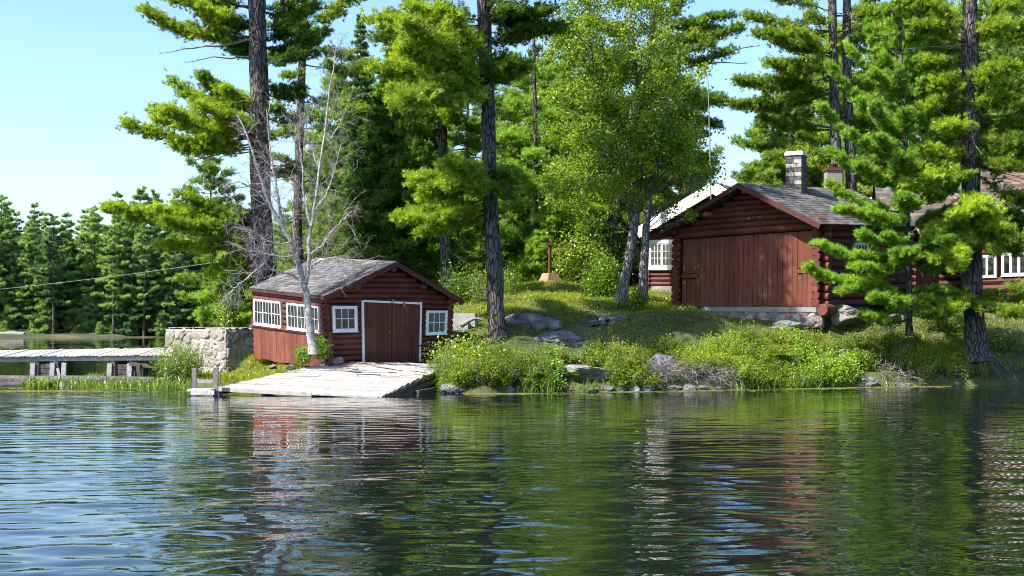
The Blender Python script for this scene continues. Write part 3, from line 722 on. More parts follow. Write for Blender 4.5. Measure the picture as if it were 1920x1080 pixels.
# porch gable with white bargeboards
pA, pL, pR = g(1806, 376, 62), g(1722, 432, 62), g(1893, 428, 61.4)
for e in (pL, pR):
    mb = MB(); roof_slope(mb, pA + UP * .1, pA + UP * .1 + np.array([.8, 4.2, 0]), e + UP * .1 + np.array([.8, 4.2, 0]), e + UP * .1, 9, rng, .35); mb.build('porch_roof', M['shingle_brown'], lg)
    mb = MB(); mb.bar(pA - UP * .1 - [0, .04, 0], e - UP * .1 - [0, .04, 0], .05, .36); mb.build('bargeboard', M['white'], lg)
for px in (1728, 1757, 1886):
    mb = MB(); mb.bar(g(px, 588, 62.1), g(px, 425, 62.1), .13, .13, np.array([0, 1., 0])); mb.build('porch_post', M['redtrim'] if px != 1728 else M['redend'], lg)
pw = Wall(g(1717, 585, 62.6), g(1757, 585, 62.6), g(1717, 490, 62.6), g(1757, 490, 62.6)); mb = MB(); boards(mb, pw, 0, 1, 0, 1, 0, .05, 6, rng); mb.build('porch_panel', M['redboard'], lg)
ww = Wall(g(1832, 590, 62.2), g(1990, 588, 60.5), g(1832, 425, 62.2), g(1990, 418, 60.5))
mb = MB(); logs(mb, ww, 0, .42, 5, 0, 0, rng, seg=8); logs(mb, ww, .66, 1, 4, 0, 0, rng, seg=8); ww.box(mb, 0, 1, 0, 1, -.3, -.2); mb.build('porch_wall', M['redlog'], lg)
window(lg, ww, .01, .24, .42, .67, .13, 2, 1, 1, .06, .04); window(lg, ww, .30, .62, .43, .69, .13, 3, 1, 1, .06, .06); window(lg, ww, .66, .97, .43, .69, .13, 3, 1, 1, .06, .06)
bc = MB(); b0 = g(1562, 352, 66.5)
bc.box(b0 + UP * .1, np.array([.36, 0, 0]), np.array([0, .36, 0]), UP * .7, .5); bk = bc.build('brick_chimney', M['pinkbrick'], lg)
bc = MB(); bc.box(b0 + UP * .86, np.array([.41, 0, 0]), np.array([0, .41, 0]), UP * .07, .5); bc.build('chimney_cap', M['rust'], bk)
bc = MB(); bc.tube([b0 + UP * .93, b0 + UP * 1.12, b0 + UP * 1.14], [.2, .2, .17], 12); bc.build('flue', M['dark'], bk)

# ---- antenna mast
mb = MB(); mb.tube([g(1333, 378, 61.5), g(1330.5, 250, 61.5), g(1327.5, 150, 61.5)], [.035, .03, .02], 8)
tag(mb.build('antenna_mast', M['metal']), 'thin grey metal mast rising above the white bargeboards', 'mast')

# ---- sundial like iron post on tapered plinth
pl = thing('post_on_plinth', 'rusty iron post with bent top standing on a tapered pink concrete plinth', 'monument', g(1031, 541, 66))
c = g(1031, 543, 66); mb = MB(); ca, sa = math.cos(.6), math.sin(.6)
rot = lambda x, y, z: c + np.array([x * ca - y * sa, x * sa + y * ca, z])
mb.hexa([rot(-.6, -.6, -.25), rot(.6, -.6, -.25), rot(.6, .6, -.25), rot(-.6, .6, -.25), rot(-.26, -.26, .78), rot(.26, -.26, .78), rot(.26, .26, .78), rot(-.26, .26, .78)])
mb.build('plinth', M['redstone'], pl)
mb = MB(); mb.tube([c + UP * .76, c + UP * 2.05, c + UP * 2.12], [.085, .08, .075], 12); mb.build('post', M['rust'], pl)
mb = MB(); mb.box(c + UP * 2.13, np.array([.14, 0, 0]), np.array([0, .12, 0]), UP * .02)
mb.bar(c + UP * 2.14 + [-.1, 0, 0], c + UP * 2.36 + [.1, 0, 0], .05, .03); mb.bar(c + UP * 2.14 + [.06, 0, 0], c + UP * 2.5 + [.15, 0, 0], .05, .04); mb.bar(c + UP * 2.36 + [.09, 0, 0], c + UP * 2.58 + [.15, 0, 0], .04, .04)
mb.build('bent_top', M['rust'], pl)

# ---- retaining wall right of the boathouse
mb = MB(); mb.bar(g(832, 598, 54), g(893, 600, 53.2), .18, .5, UP, .3); mb.bar(g(832, 613, 54), g(880, 618, 53.2), .2, .5, UP, .6)
tag(mb.build('retaining_wall', M['concrete']), 'low grey retaining wall beside the boathouse right corner', 'wall')

# ---- pier
rng = rs(51)
pr = thing('pier', 'long grey plank pier on timber cribs reaching left from the stone crib', 'pier', (-18, 60, 0))
line = [(-70, 661, 59.5), (108, 658.5, 60), (320, 656, 58)]
Pn = [g(*v) for v in line]
w_ = np.array([.3, 2.2, .22])
mb = MB()
for a, b in zip(Pn[:-1], Pn[1:]):
    L = np.linalg.norm(b - a); n = int(L / .21)
    for k in range(n):
        p = lerp(a, b, (k + .5) / n) - UP * (.17); hw = nrm(b - a) * L / n * .44
        dz = rng.normal(0, .008); e = rng.uniform(-.03, .03)
        p0, p1 = p + UP * dz - nrm(w_) * e - w_ * .05, p + w_ + UP * dz
        mb.hexa([p0 - hw - UP * .045, p0 + hw - UP * .045, p1 + hw - UP * .045, p1 - hw - UP * .045, p0 - hw, p0 + hw, p1 + hw, p1 - hw], rng.uniform(0, 1))
mb.build('deck', M['deckwood'], pr)
mb = MB()
for a, b in zip(Pn[:-1], Pn[1:]):
    for o in (0.05, .95): mb.bar(a + w_ * o - UP * .33, b + w_ * o - UP * .33, .12, .22, UP, .3)
mb.build('stringer', M['greywood'], pr)
for px, D in ((88, 60), (232, 59)):
    c = g(px, 0, D); c[2] = 0
    mb = MB(); zt = .55
    for k in range(3):
        z = .02 + k * .22; s_ = 1 if k % 2 else .9
        for o in (.0, 1.): mb.bar(c + [-.55, o * 1.9, z], c + [.55 * s_, o * 1.9, z + .02], .2, .2, UP, .3)
        for o in (-.42, .42): mb.bar(c + [o, -.15, z + .11], c + [o, 2.05, z + .11], .2, .2, UP, .5)
    mb.build('support_crib', M['wetwood'], pr)
    mb = MB()
    for o in (-.6, .25, .75): mb.bar(c + [o, -.12, -.3], c + [o + .05, -.12, zt + .05], .2, .16, np.array([0, 1., 0]), rng.uniform(.2, .8))
    mb.build('post', M['greywood'], pr)
mb = MB(); c = g(272, 0, 58.5); c[2] = 0; mb.bar(c + [-.2, 0, -.3], c + [-.3, 0, .62], .17, .15, np.array([0, 1., 0])); mb.bar(c + [-.7, .2, .6], c + [.5, .1, .48], .2, .16); mb.build('post', M['wetwood'], pr)
mb = MB(); pts = [g(px, py, 56.6) for px, py in ((-60, 703), (40, 702), (120, 701), (200, 699), (290, 698))]
for p in pts: p[2] = -.03
mb.tube(pts, [.24, .22, .21, .2, .17], 12, .5, .12, 3)
tag(mb.build('sunken_log', M['wetwood']), 'dark waterlogged log lying in the water below the pier', 'log')
mb = MB(); mb.bar(g(118, 728, 51.5) - UP * .2, g(108, 690, 51.5), .1, .06, np.array([0, 1., 0]))
tag(mb.build('leaning_stake', M['greywood']), 'pale leaning wooden stake in the water plants before the pier', 'stake')
# cable
a, b = g(-60, 548, 75), g(484, 480, 57); T = np.linspace(0, 1, 24)
pts = lerp(a[None], b[None], T[:, None]) - UP * (1.0 * 4 * T * (1 - T))[:, None] * .1
mb = MB(); mb.tube(pts, .004, 6); tag(mb.build('cable', M['cable']), 'slack pale cable strung from the big pine toward the left', 'cable')

# ---------------------------------------------------------------- foliage generators
def needles(P, Dv, n, L, W, spread, rng):
    m = len(P)
    d = nrm(Dv[:, None] + spread * rng.normal(0, 1, (m, n, 3)))
    b = P[:, None] + rng.normal(0, .25 * L, (m, n, 3)) * .6
    l = L * rng.uniform(.65, 1.15, (m, n, 1))
    sd = nrm(np.cross(d, rng.normal(0, 1, (m, n, 3)))) * W / 2
    return np.stack([b + sd, b - sd, b + d * l], 2).reshape(-1, 3)
class Crown:
    def __init__(s, L=.18, W=.03, n=13, spread=.6): s.bark = MB(); s.dead = []; s.leaf = MB(); s.L, s.W, s.n, s.spread = L, W, n, spread
    def plume(s, p0, p1, wid, dens, rng, tint=.5, sag=.06, start=.22, dead=False, r0=None, per=11, thick=.17, up=.45):
        p0, p1 = np.array(p0, float), np.array(p1, float); ax = p1 - p0; L = np.linalg.norm(ax); ad = ax / L
        K = 9; t = np.linspace(0, 1, K); wob = np.cumsum(rng.normal(0, .018 * L, (K, 3)), 0) * np.sin(np.pi * t)[:, None]
        pts = p0 + ax * t[:, None] - UP * (sag * L * np.sin(np.pi * t))[:, None] + wob
        r = (r0 or max(.014 * L, .02)) * (1 - .8 * t)
        mb = s.bark
        if dead: mb = MB(); s.dead.append(mb)
        mb.sticks(pts[:-1], pts[1:], r[:-1], r[1:], 5)
        nt = max(3, int(12 * L * dens)) if not dead else max(4, int(3 * L))
        f = start + (1 - start) * rng.uniform(0, 1, nt) ** .8
        i = np.minimum((f * (K - 1)).astype(int), K - 2); fr = f * (K - 1) - i
        B = pts[i] + (pts[i + 1] - pts[i]) * fr[:, None]
        side = nrm(np.cross(ad, UP)); sg = rng.choice([-1, 1], nt)
        ang = rng.uniform(.3, 1.25, nt)
        td = nrm(ad * np.cos(ang)[:, None] + side * (sg * np.sin(ang))[:, None] + UP * rng.uniform(-.12, .38, nt)[:, None] + rng.normal(0, .12, (nt, 3)))
        tl = wid * (.4 + .6 * (1 - f)) * rng.uniform(.4, 1.15, nt)
        tip = B + td * tl[:, None]
        mb.sticks(B, tip, np.maximum(.006, .012 * tl), .004, 3)
        if dead:
            k2 = rng.integers(0, nt, nt * 2); u = rng.uniform(.3, .95, nt * 2)
            q = B[k2] + td[k2] * (tl[k2] * u)[:, None]
            mb.sticks(q, q + nrm(td[k2] + rng.normal(0, .6, (nt * 2, 3))) * (.3 * wid * rng.uniform(.3, 1, nt * 2))[:, None], .006, .003, 3)
            return
        u = rng.uniform(.15, 1.02, (nt, per))
        pos = B[:, None] + td[:, None] * (tl[:, None] * u)[..., None] + rng.normal(0, 1, (nt, per, 3)) * np.array([thick * wid, thick * wid, thick * .75 * wid])
        tdir = nrm(td[:, None] * .8 + UP * up + rng.normal(0, .35, (nt, per, 3)))
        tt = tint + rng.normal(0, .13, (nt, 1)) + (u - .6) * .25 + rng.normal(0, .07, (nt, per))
        V = needles(pos.reshape(-1, 3), tdir.reshape(-1, 3), s.n, s.L, s.W, s.spread, rng)
        s.leaf.tris(V, np.clip(np.repeat(tt.ravel(), s.n * 3), 0, 1))
    def finish(s, root, bark, leaf, crown='crown', dead=None):
        s.bark.build('trunk', bark, root, True)
        for d in s.dead: d.build('dead_limb', dead or M['deadwood'], root, True)
        if s.leaf.V: s.leaf.build(crown, leaf, root)

def trunk_path(pts):
    P = np.array([at(*p) for p in pts]); o = np.argsort(P[:, 2]); return P[o]
def on_trunk(P, z): return np.array([np.interp(z, P[:, 2], P[:, k]) for k in range(3)])
def trunk_mesh(root, P, r_base, r_top, bark, seed=0, flare=.5, seg=18, rough=.12, mb=None, make=True):
    z = np.concatenate([np.linspace(P[0, 2], P[0, 2] + 1.2, 7), np.linspace(P[0, 2] + 1.4, P[-1, 2], 40)])
    pts = np.stack([np.interp(z, P[:, 2], P[:, k]) for k in range(3)], -1)
    pts[:, :2] += .03 * np.stack([vnoise(np.stack([z * .5, z * 0, z * 0 + q], -1), seed) for q in (1, 7)], -1)
    t = (z - z[0]) / (z[-1] - z[0]); r = lerp(r_base, r_top, t) * (1 + flare * np.exp(-(z - z[0]) / .35))
    mb = mb or MB(); mb.tube(pts, r, seg, .5, rough, seed)
    return mb.build('trunk', bark, root, True) if make else mb

def pine(name, label, trunk_pts, rb, rt, plumes, seed, leaf='pine', bark='bark', auto=None, L=.18, W=.03, n=13, group=None, cat='pine tree', q=1.0, flare=.45, tint=.5, dead_plumes=(), spread=.6, second=None, mates=.8, thick=.15):
    rng = rs(seed); P = trunk_path(trunk_pts)
    root = thing(name, label, cat, P[0], group)
    cr = Crown(L, W, n, spread); trunk_mesh(root, P, rb, rt, M[bark], seed, flare, mb=cr.bark, make=False)
    if second is not None: trunk_mesh(root, trunk_path(second), rb, rt, M[bark], seed + 1, flare, mb=cr.bark, make=False)
    Dm = trunk_pts[0][2]
    for pl_ in plumes:
        y0, px, py, dD, wid, dens = pl_[:6]; tn = pl_[6] if len(pl_) > 6 else tint  # a bough's own tint carries painted light: sunward boughs lighter, far side darker
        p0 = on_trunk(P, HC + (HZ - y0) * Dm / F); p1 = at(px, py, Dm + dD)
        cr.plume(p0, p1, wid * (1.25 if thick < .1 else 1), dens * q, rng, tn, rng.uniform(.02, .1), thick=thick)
        if rng.random() < mates:
            sh = (1 if rng.random() < .72 else -1) * rng.uniform(.9, 2.4); l = rng.uniform(.6, .95)
            e = p0 + (p1 - p0) * l + np.array([0, sh, rng.uniform(-.25, .25)])
            cr.plume(p0 - UP * rng.uniform(-.3, .3), e, wid * .95, dens * q * .85, rng, tn - .03, rng.uniform(.02, .1), thick=thick)
    for y0, px, py, dD, wid in dead_plumes:
        cr.plume(on_trunk(P, HC + (HZ - y0) * Dm / F), at(px, py, Dm + dD), wid, 1, rng, dead=True, sag=-.03)
    if auto:
        z0, z1, step, k, Lf, wid, dens = auto[:7]; lim = auto[7] if len(auto) > 7 else (0, 6.283)
        z = z0; ph = rng.uniform(0, 6)
        while z < z1:
            for j in range(k):
                a = lim[0] + (ph + j * 2 * np.pi / k + rng.normal(0, .3)) % (2 * np.pi) / (2 * np.pi) * (lim[1] - lim[0])
                l = Lf((z - z0) / (z1 - z0)) * rng.uniform(.65, 1.15)
                p0 = on_trunk(P, z + rng.normal(0, .12)); el = rng.normal(.12, .12)
                cr.plume(p0, p0 + np.array([math.cos(a) * l, math.sin(a) * l, el * l]), wid * min(1, .35 + l / 4), dens * q, rng, tint + rng.normal(0, .08), .05)
            z += step * rng.uniform(.8, 1.2); ph += 1.1
    cr.finish(root, M[bark], M[leaf])
    return root

# ---- big white pine behind the boathouse (left)
pine('white_pine', 'tall white pine with thick trunk rising behind the boathouse left end',
     [(498, 612, 56), (494, 500, 56), (489, 300, 56), (484, 100, 56), (480, -30, 56), (474, -260, 56)], .46, .29,
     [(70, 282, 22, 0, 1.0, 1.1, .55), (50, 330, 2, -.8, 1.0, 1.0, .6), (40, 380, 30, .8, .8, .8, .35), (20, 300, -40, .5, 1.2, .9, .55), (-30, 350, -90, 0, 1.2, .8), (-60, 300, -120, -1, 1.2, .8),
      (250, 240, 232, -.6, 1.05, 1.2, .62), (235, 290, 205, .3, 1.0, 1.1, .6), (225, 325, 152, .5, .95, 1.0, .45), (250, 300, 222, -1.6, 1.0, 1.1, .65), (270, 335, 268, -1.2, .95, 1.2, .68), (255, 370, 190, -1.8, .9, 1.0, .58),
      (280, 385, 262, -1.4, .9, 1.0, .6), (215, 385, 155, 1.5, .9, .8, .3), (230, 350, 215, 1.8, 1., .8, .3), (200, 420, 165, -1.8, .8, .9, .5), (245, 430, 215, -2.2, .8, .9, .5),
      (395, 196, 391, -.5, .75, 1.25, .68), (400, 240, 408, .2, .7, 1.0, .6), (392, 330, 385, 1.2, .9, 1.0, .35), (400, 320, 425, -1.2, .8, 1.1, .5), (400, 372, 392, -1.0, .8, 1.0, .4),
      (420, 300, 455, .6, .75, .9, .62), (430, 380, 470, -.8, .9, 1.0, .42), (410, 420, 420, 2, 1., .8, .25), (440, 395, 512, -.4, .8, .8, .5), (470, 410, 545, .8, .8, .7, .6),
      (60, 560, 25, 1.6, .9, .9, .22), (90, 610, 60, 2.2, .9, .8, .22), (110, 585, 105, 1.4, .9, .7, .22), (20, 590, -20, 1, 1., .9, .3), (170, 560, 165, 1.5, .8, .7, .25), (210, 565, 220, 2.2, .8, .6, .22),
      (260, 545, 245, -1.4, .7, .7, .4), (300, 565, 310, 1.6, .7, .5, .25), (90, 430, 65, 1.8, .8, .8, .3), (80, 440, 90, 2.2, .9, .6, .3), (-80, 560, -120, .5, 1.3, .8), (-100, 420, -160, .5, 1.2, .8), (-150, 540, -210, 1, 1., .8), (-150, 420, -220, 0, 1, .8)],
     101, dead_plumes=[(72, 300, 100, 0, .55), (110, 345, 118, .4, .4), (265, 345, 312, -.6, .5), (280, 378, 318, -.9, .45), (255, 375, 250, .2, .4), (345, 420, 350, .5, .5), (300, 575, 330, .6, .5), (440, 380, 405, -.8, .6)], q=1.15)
# ---- second pine just right of it
pine('slim_pine', 'slimmer pine with bare lower trunk standing right of the thick white pine',
     [(562, 560, 66), (558, 400, 66), (563, 200, 66), (571, 0, 66), (575, -200, 66)], .24, .15,
     [(60, 505, 50, .5, .9, .8, .25), (95, 500, 110, -.5, .8, .7, .28), (40, 640, 25, 0, 1., .9, .3), (85, 650, 105, -1, .95, .9, .32), (120, 690, 118, 0, 1., .8, .35), (170, 690, 205, -.8, .9, .8, .3), (190, 620, 180, 1, .8, .7, .22),
      (220, 500, 205, .5, .8, .6, .22), (240, 650, 250, .4, .8, .7, .25), (300, 510, 290, .8, .7, .5, .22), (330, 640, 330, .4, .7, .5, .25), (10, 680, -10, .4, 1, .9, .3), (-40, 500, -60, 0, 1, .8), (-60, 660, -90, 0, 1, .8), (-120, 600, -170, 0, .9, .8), (-110, 530, -170, 0, .9, .8), (70, 600, 60, -1.4, .8, .7, .3), (140, 540, 140, -1.4, .7, .7, .3)],
     102, leaf='pine', mates=.3, dead_plumes=[(350, 640, 300, .5, .5), (380, 620, 420, 0, .4), (270, 660, 285, .5, .5), (330, 490, 345, .5, .4)], q=1.1)
# ---- centre pine on the bank
pine('white_pine', 'straight dark pine trunk standing alone on the bank right of the boathouse',
     [(932, 640, 51), (927, 500, 51), (918, 330, 51), (912, 150, 51), (907, 0, 51), (900, -300, 51)], .31, .2,
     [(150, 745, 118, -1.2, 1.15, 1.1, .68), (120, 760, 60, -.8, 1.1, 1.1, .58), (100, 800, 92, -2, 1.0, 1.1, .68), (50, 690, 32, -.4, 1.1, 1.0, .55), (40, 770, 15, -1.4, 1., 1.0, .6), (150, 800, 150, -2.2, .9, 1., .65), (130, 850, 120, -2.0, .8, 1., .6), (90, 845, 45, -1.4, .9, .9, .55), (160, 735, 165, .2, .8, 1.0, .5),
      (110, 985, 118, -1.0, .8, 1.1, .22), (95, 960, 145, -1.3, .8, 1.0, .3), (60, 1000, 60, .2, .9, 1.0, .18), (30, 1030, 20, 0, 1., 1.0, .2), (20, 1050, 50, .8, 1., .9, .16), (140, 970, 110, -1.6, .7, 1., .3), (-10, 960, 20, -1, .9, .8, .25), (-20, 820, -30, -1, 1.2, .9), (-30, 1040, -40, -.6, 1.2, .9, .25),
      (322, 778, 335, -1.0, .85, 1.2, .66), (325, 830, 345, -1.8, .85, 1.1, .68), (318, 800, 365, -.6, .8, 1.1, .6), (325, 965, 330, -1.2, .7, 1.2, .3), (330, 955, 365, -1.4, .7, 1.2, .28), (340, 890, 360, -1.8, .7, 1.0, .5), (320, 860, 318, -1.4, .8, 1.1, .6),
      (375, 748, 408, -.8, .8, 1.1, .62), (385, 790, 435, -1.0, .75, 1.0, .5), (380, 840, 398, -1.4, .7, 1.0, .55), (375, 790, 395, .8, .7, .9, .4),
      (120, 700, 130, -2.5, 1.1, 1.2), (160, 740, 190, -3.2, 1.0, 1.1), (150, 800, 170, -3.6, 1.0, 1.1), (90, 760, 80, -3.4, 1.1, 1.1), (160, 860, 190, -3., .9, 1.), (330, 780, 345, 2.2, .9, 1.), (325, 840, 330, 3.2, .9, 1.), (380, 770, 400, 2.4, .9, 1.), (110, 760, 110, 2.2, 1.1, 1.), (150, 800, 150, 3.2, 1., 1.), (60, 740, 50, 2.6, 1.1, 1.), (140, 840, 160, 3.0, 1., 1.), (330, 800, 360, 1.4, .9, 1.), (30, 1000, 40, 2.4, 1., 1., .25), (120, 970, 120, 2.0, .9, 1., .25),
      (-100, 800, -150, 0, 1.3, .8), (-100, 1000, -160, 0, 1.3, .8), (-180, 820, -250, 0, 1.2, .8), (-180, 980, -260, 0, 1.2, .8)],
     103, dead_plumes=[(15, 960, 60, -.6, .4), (75, 985, 78, .4, .35), (310, 845, 312, .6, .4), (128, 960, 170, -.5, .35)], q=1.15)

# ---- dense pine between, with trunk behind the boathouse roof
pine('white_pine', 'shaded pine with dark trunk standing behind the boathouse ridge',
     [(838, 606, 59.5), (835, 440, 59.5), (828, 200, 59.5), (822, 0, 59.5), (815, -200, 59.5)], .25, .14,
     [(190, 735, 150, -1, 1.1, 1.2, .45), (150, 740, 100, 0, 1.1, 1., .4), (60, 705, 70, .5, 1.2, .9, .45), (20, 730, 25, 0, 1.1, .9, .45), (240, 750, 235, -1, 1.1, 1.1, .3), (210, 900, 235, -1, 1., 1., .3), (250, 890, 270, 0, 1., .9, .28), (290, 760, 300, -.5, 1., 1., .2), (300, 880, 330, 0, .9, .8, .25),
      (160, 900, 180, -1, 1., .9, .35), (110, 880, 100, .6, 1., .8, .35), (350, 770, 370, -.5, 1., .9, .2), (420, 780, 440, .5, .9, .7, .18), (400, 900, 420, .8, .9, .7, .25), (-20, 740, -50, 0, 1.2, .8), (-40, 880, -70, 0, 1.2, .8), (200, 760, 200, -1.8, 1., 1.1, .5), (220, 850, 205, -1.8, .9, .9, .42), (120, 790, 120, -1.8, 1., 1., .5)],
     104, leaf='pine', mates=.4, dead_plumes=[(450, 790, 430, 0, .5), (470, 880, 500, 0, .5)], q=1.05)
# ---- pale green pine behind, right of centre trunk
pine('white_pine', 'pale green pine whose boughs hang behind the iron post',
     [(1006, 575, 72), (1005, 420, 72), (1003, 200, 72), (1000, 60, 72)], .2, .08,
     [(260, 935, 250, -1, 1.1, 1., .6), (250, 1060, 270, -1, 1.1, 1., .6), (220, 950, 190, 0, 1., .9, .55), (210, 1055, 215, 0, 1.1, 1., .55), (320, 940, 310, -1, 1.1, 1., .6), (330, 1080, 325, -1, 1.1, 1.1, .6), (385, 945, 385, -1, 1.1, 1.1, .58), (390, 1090, 395, -1, 1.2, 1.1, .62), (400, 1040, 412, -2, 1., 1.1, .62), (355, 1000, 350, -2, 1., 1., .55),
      (150, 960, 130, 0, 1., .8, .5), (130, 1050, 120, 0, 1., .8, .5), (440, 1085, 430, -.5, 1., 1., .5), (455, 985, 500, -1.2, .9, 1.1, .5), (470, 1045, 470, -1.2, .9, 1., .55), (420, 940, 440, -1, .9, .8, .4), (285, 1000, 285, -2, .9, .9, .55)],
     105, leaf='pine_young', dead_plumes=[(440, 930, 452, 0, .5), (430, 1050, 440, 0, .4)], tint=.6, q=1.05)
# ---- dark pine behind poplar
pine('white_pine', 'dark pine towering behind the leafy poplar with ragged boughs to the right',
     [(1148, 570, 68), (1146, 440, 68), (1180, 250, 68), (1225, 60, 68), (1240, -120, 68)], .3, .14,
     [(60, 1385, 52, 0, 1.0, .9, .3), (40, 1370, 30, .4, 1., .9, .3), (110, 1370, 95, 0, 1., .8, .28), (150, 1350, 190, -.4, 1.1, 1., .25), (180, 1345, 235, 0, 1., .9, .22), (80, 1300, 70, -.8, 1., 1., .35), (60, 1110, 40, 0, 1.2, 1., .45), (20, 1280, -5, 0, 1.2, 1., .4), (20, 1150, -5, 0, 1.2, 1., .4),
      (230, 1320, 250, .4, 1., .9, .2), (260, 1330, 300, 0, .9, .8, .22), (120, 1090, 110, .6, 1., .9, .4), (190, 1060, 190, .6, 1., .9, .3), (300, 1270, 330, .6, 1., .9, .2), (330, 1060, 350, 0, 1.1, 1., .35), (390, 1080, 400, -.6, 1., 1., .4), (400, 1230, 410, .5, .9, .8, .25), (-30, 1330, -50, 0, 1.2, .8), (-30, 1130, -60, 0, 1.2, .8), (430, 1100, 425, -1, .9, .9, .4), (440, 1195, 450, .6, .8, .6, .25)],
     106, leaf='pine', dead_plumes=[(150, 1425, 85, 0, .7), (160, 1400, 120, .3, .6), (470, 1100, 480, 0, .4), (480, 1190, 490, 0, .4), (455, 1200, 465, .4, .4)], tint=.3, q=1.1)
# ---- twin stemmed pine behind the cabin chimneys
tw = [(1573, 400, 73), (1566, 240, 73), (1562, 100, 73), (1560, -200, 73)]
r_ = pine('white_pine', 'twin stemmed open pine rising behind the chimneys of the log cabin', tw, .3, .17,
     [(100, 1420, 62, 0, 1.1, .85, .4), (60, 1400, 30, .4, 1.1, .8, .4), (150, 1385, 150, 0, 1.1, .85, .35), (120, 1440, 118, -1, 1.0, .9, .5), (165, 1370, 195, .5, 1., .75, .35), (110, 1480, 60, -1, 1., .85, .5), (20, 1450, -10, 0, 1.1, .8, .45), (40, 1520, 25, -1, 1., .8, .5), (180, 1470, 130, -1, .9, .8, .5),
      (240, 1420, 190, .5, .9, .6, .4), (60, 1680, 50, 0, 1., .7, .45), (30, 1700, 10, 0, 1., .8, .45), (140, 1660, 160, .5, 1., .7, .4), (220, 1650, 240, .5, 1., .7, .35), (-40, 1450, -70, 0, 1.2, .8), (-50, 1680, -80, 0, 1.2, .8), (260, 1500, 255, .5, 1., .6, .35), (290, 1640, 320, .5, 1., .6, .3)],
     107, leaf='pine', q=1.35, second=[(1597, 400, 73.3), (1594, 260, 73.3), (1586, 110, 73.3), (1590, -150, 73.3)], tint=.45, flare=.2, dead_plumes=[(130, 1480, 95, -.5, .5), (200, 1460, 215, 0, .6)])
# ---- red pine farther back
pine('red_pine', 'thin open red pine with tufted boughs far behind the main chimney', [(1487, 400, 84), (1484, 250, 84), (1482, 130, 84)], .17, .1,
     [(190, 1400, 195, 0, .9, .8, .35), (200, 1420, 225, -.6, .9, .8, .35), (250, 1395, 270, 0, .9, .8, .3), (180, 1545, 185, 0, .9, .7, .35), (230, 1550, 235, 0, .9, .8, .35), (280, 1540, 290, 0, .9, .9, .4), (290, 1410, 310, -.5, 1., 1., .5), (300, 1460, 310, -1.5, 1., 1., .55), (150, 1440, 150, 0, .9, .7, .35), (140, 1520, 135, 0, .9, .7, .35), (300, 1395, 330, 0, 1., .9, .5), (320, 1540, 320, 0, 1, .9, .5)],
     108, leaf='pine_back', L=.22, W=.035, n=12, q=.75, tint=.5)
# ---- young pine in front of the cabin side wall
pine('young_white_pine', 'young light green pine with long feathery boughs before the cabin side wall',
     [(1706, 630, 52), (1703, 450, 52), (1697, 250, 52), (1688, 60, 52), (1684, -60, 52)], .125, .035,
     [(600, 1622, 590, -.8, .55, 1.1, .5), (560, 1578, 548, -.8, .6, 1.15, .55), (575, 1640, 560, -1.6, .55, 1., .5), (520, 1518, 500, -.6, .6, 1.2, .62), (500, 1600, 500, -1.4, .6, 1.1, .55), (480, 1538, 456, -.5, .6, 1.2, .62), (440, 1575, 395, -.5, .65, 1.2, .58), (450, 1620, 440, -1.5, .6, 1., .5), (400, 1562, 345, .2, .65, 1.2, .55), (420, 1640, 400, -1.5, .6, 1., .5),
      (350, 1560, 285, 0, .65, 1.1, .55), (360, 1610, 310, -1.2, .65, 1.1, .5), (300, 1545, 205, .3, .6, 1.1, .5), (310, 1590, 250, -1, .6, 1.1, .5), (250, 1555, 120, .4, .6, 1., .5), (260, 1610, 190, -.9, .6, 1.1, .5), (200, 1590, 90, .3, .55, 1., .5), (150, 1625, 45, .2, .5, .9, .5), (210, 1640, 140, -.9, .5, 1., .5),
      (590, 1770, 590, -.8, .55, 1.0, .35), (550, 1775, 545, -.6, .6, 1.0, .35), (510, 1770, 500, .4, .6, .9, .3), (470, 1770, 455, -.6, .6, .9, .3), (430, 1775, 395, .2, .6, .9, .35), (380, 1790, 345, .3, .65, 1.0, .4), (340, 1780, 290, -.4, .65, 1.1, .45), (300, 1775, 230, .2, .6, 1., .45), (250, 1770, 170, .2, .6, 1., .45), (200, 1750, 105, .3, .55, 1., .45), (150, 1735, 60, .2, .5, .9, .5), (100, 1720, 10, 0, .45, .9, .5), (100, 1660, 10, 0, .45, .9, .5), (60, 1700, -30, 0, .4, .9), (60, 1672, -30, 0, .4, .9),
      (480, 1690, 470, -2.2, .7, 1., .4), (400, 1690, 370, -2.2, .7, 1., .42), (330, 1700, 290, -2.2, .7, 1., .45), (260, 1695, 210, -1.8, .6, 1., .45), (560, 1690, 560, -2., .6, 1., .4), (200, 1690, 130, -1.4, .5, 1., .45), (500, 1720, 480, 2, .7, .8, .3), (400, 1690, 360, 2, .7, .8, .3), (300, 1690, 250, 2, .7, .8, .3), (200, 1690, 130, 1.6, .6, .8, .3)],
     109, leaf='pine_young', L=.17, W=.026, n=14, q=1.5, mates=.35, thick=.085, tint=.5, flare=.25, spread=.45, cat='pine tree')
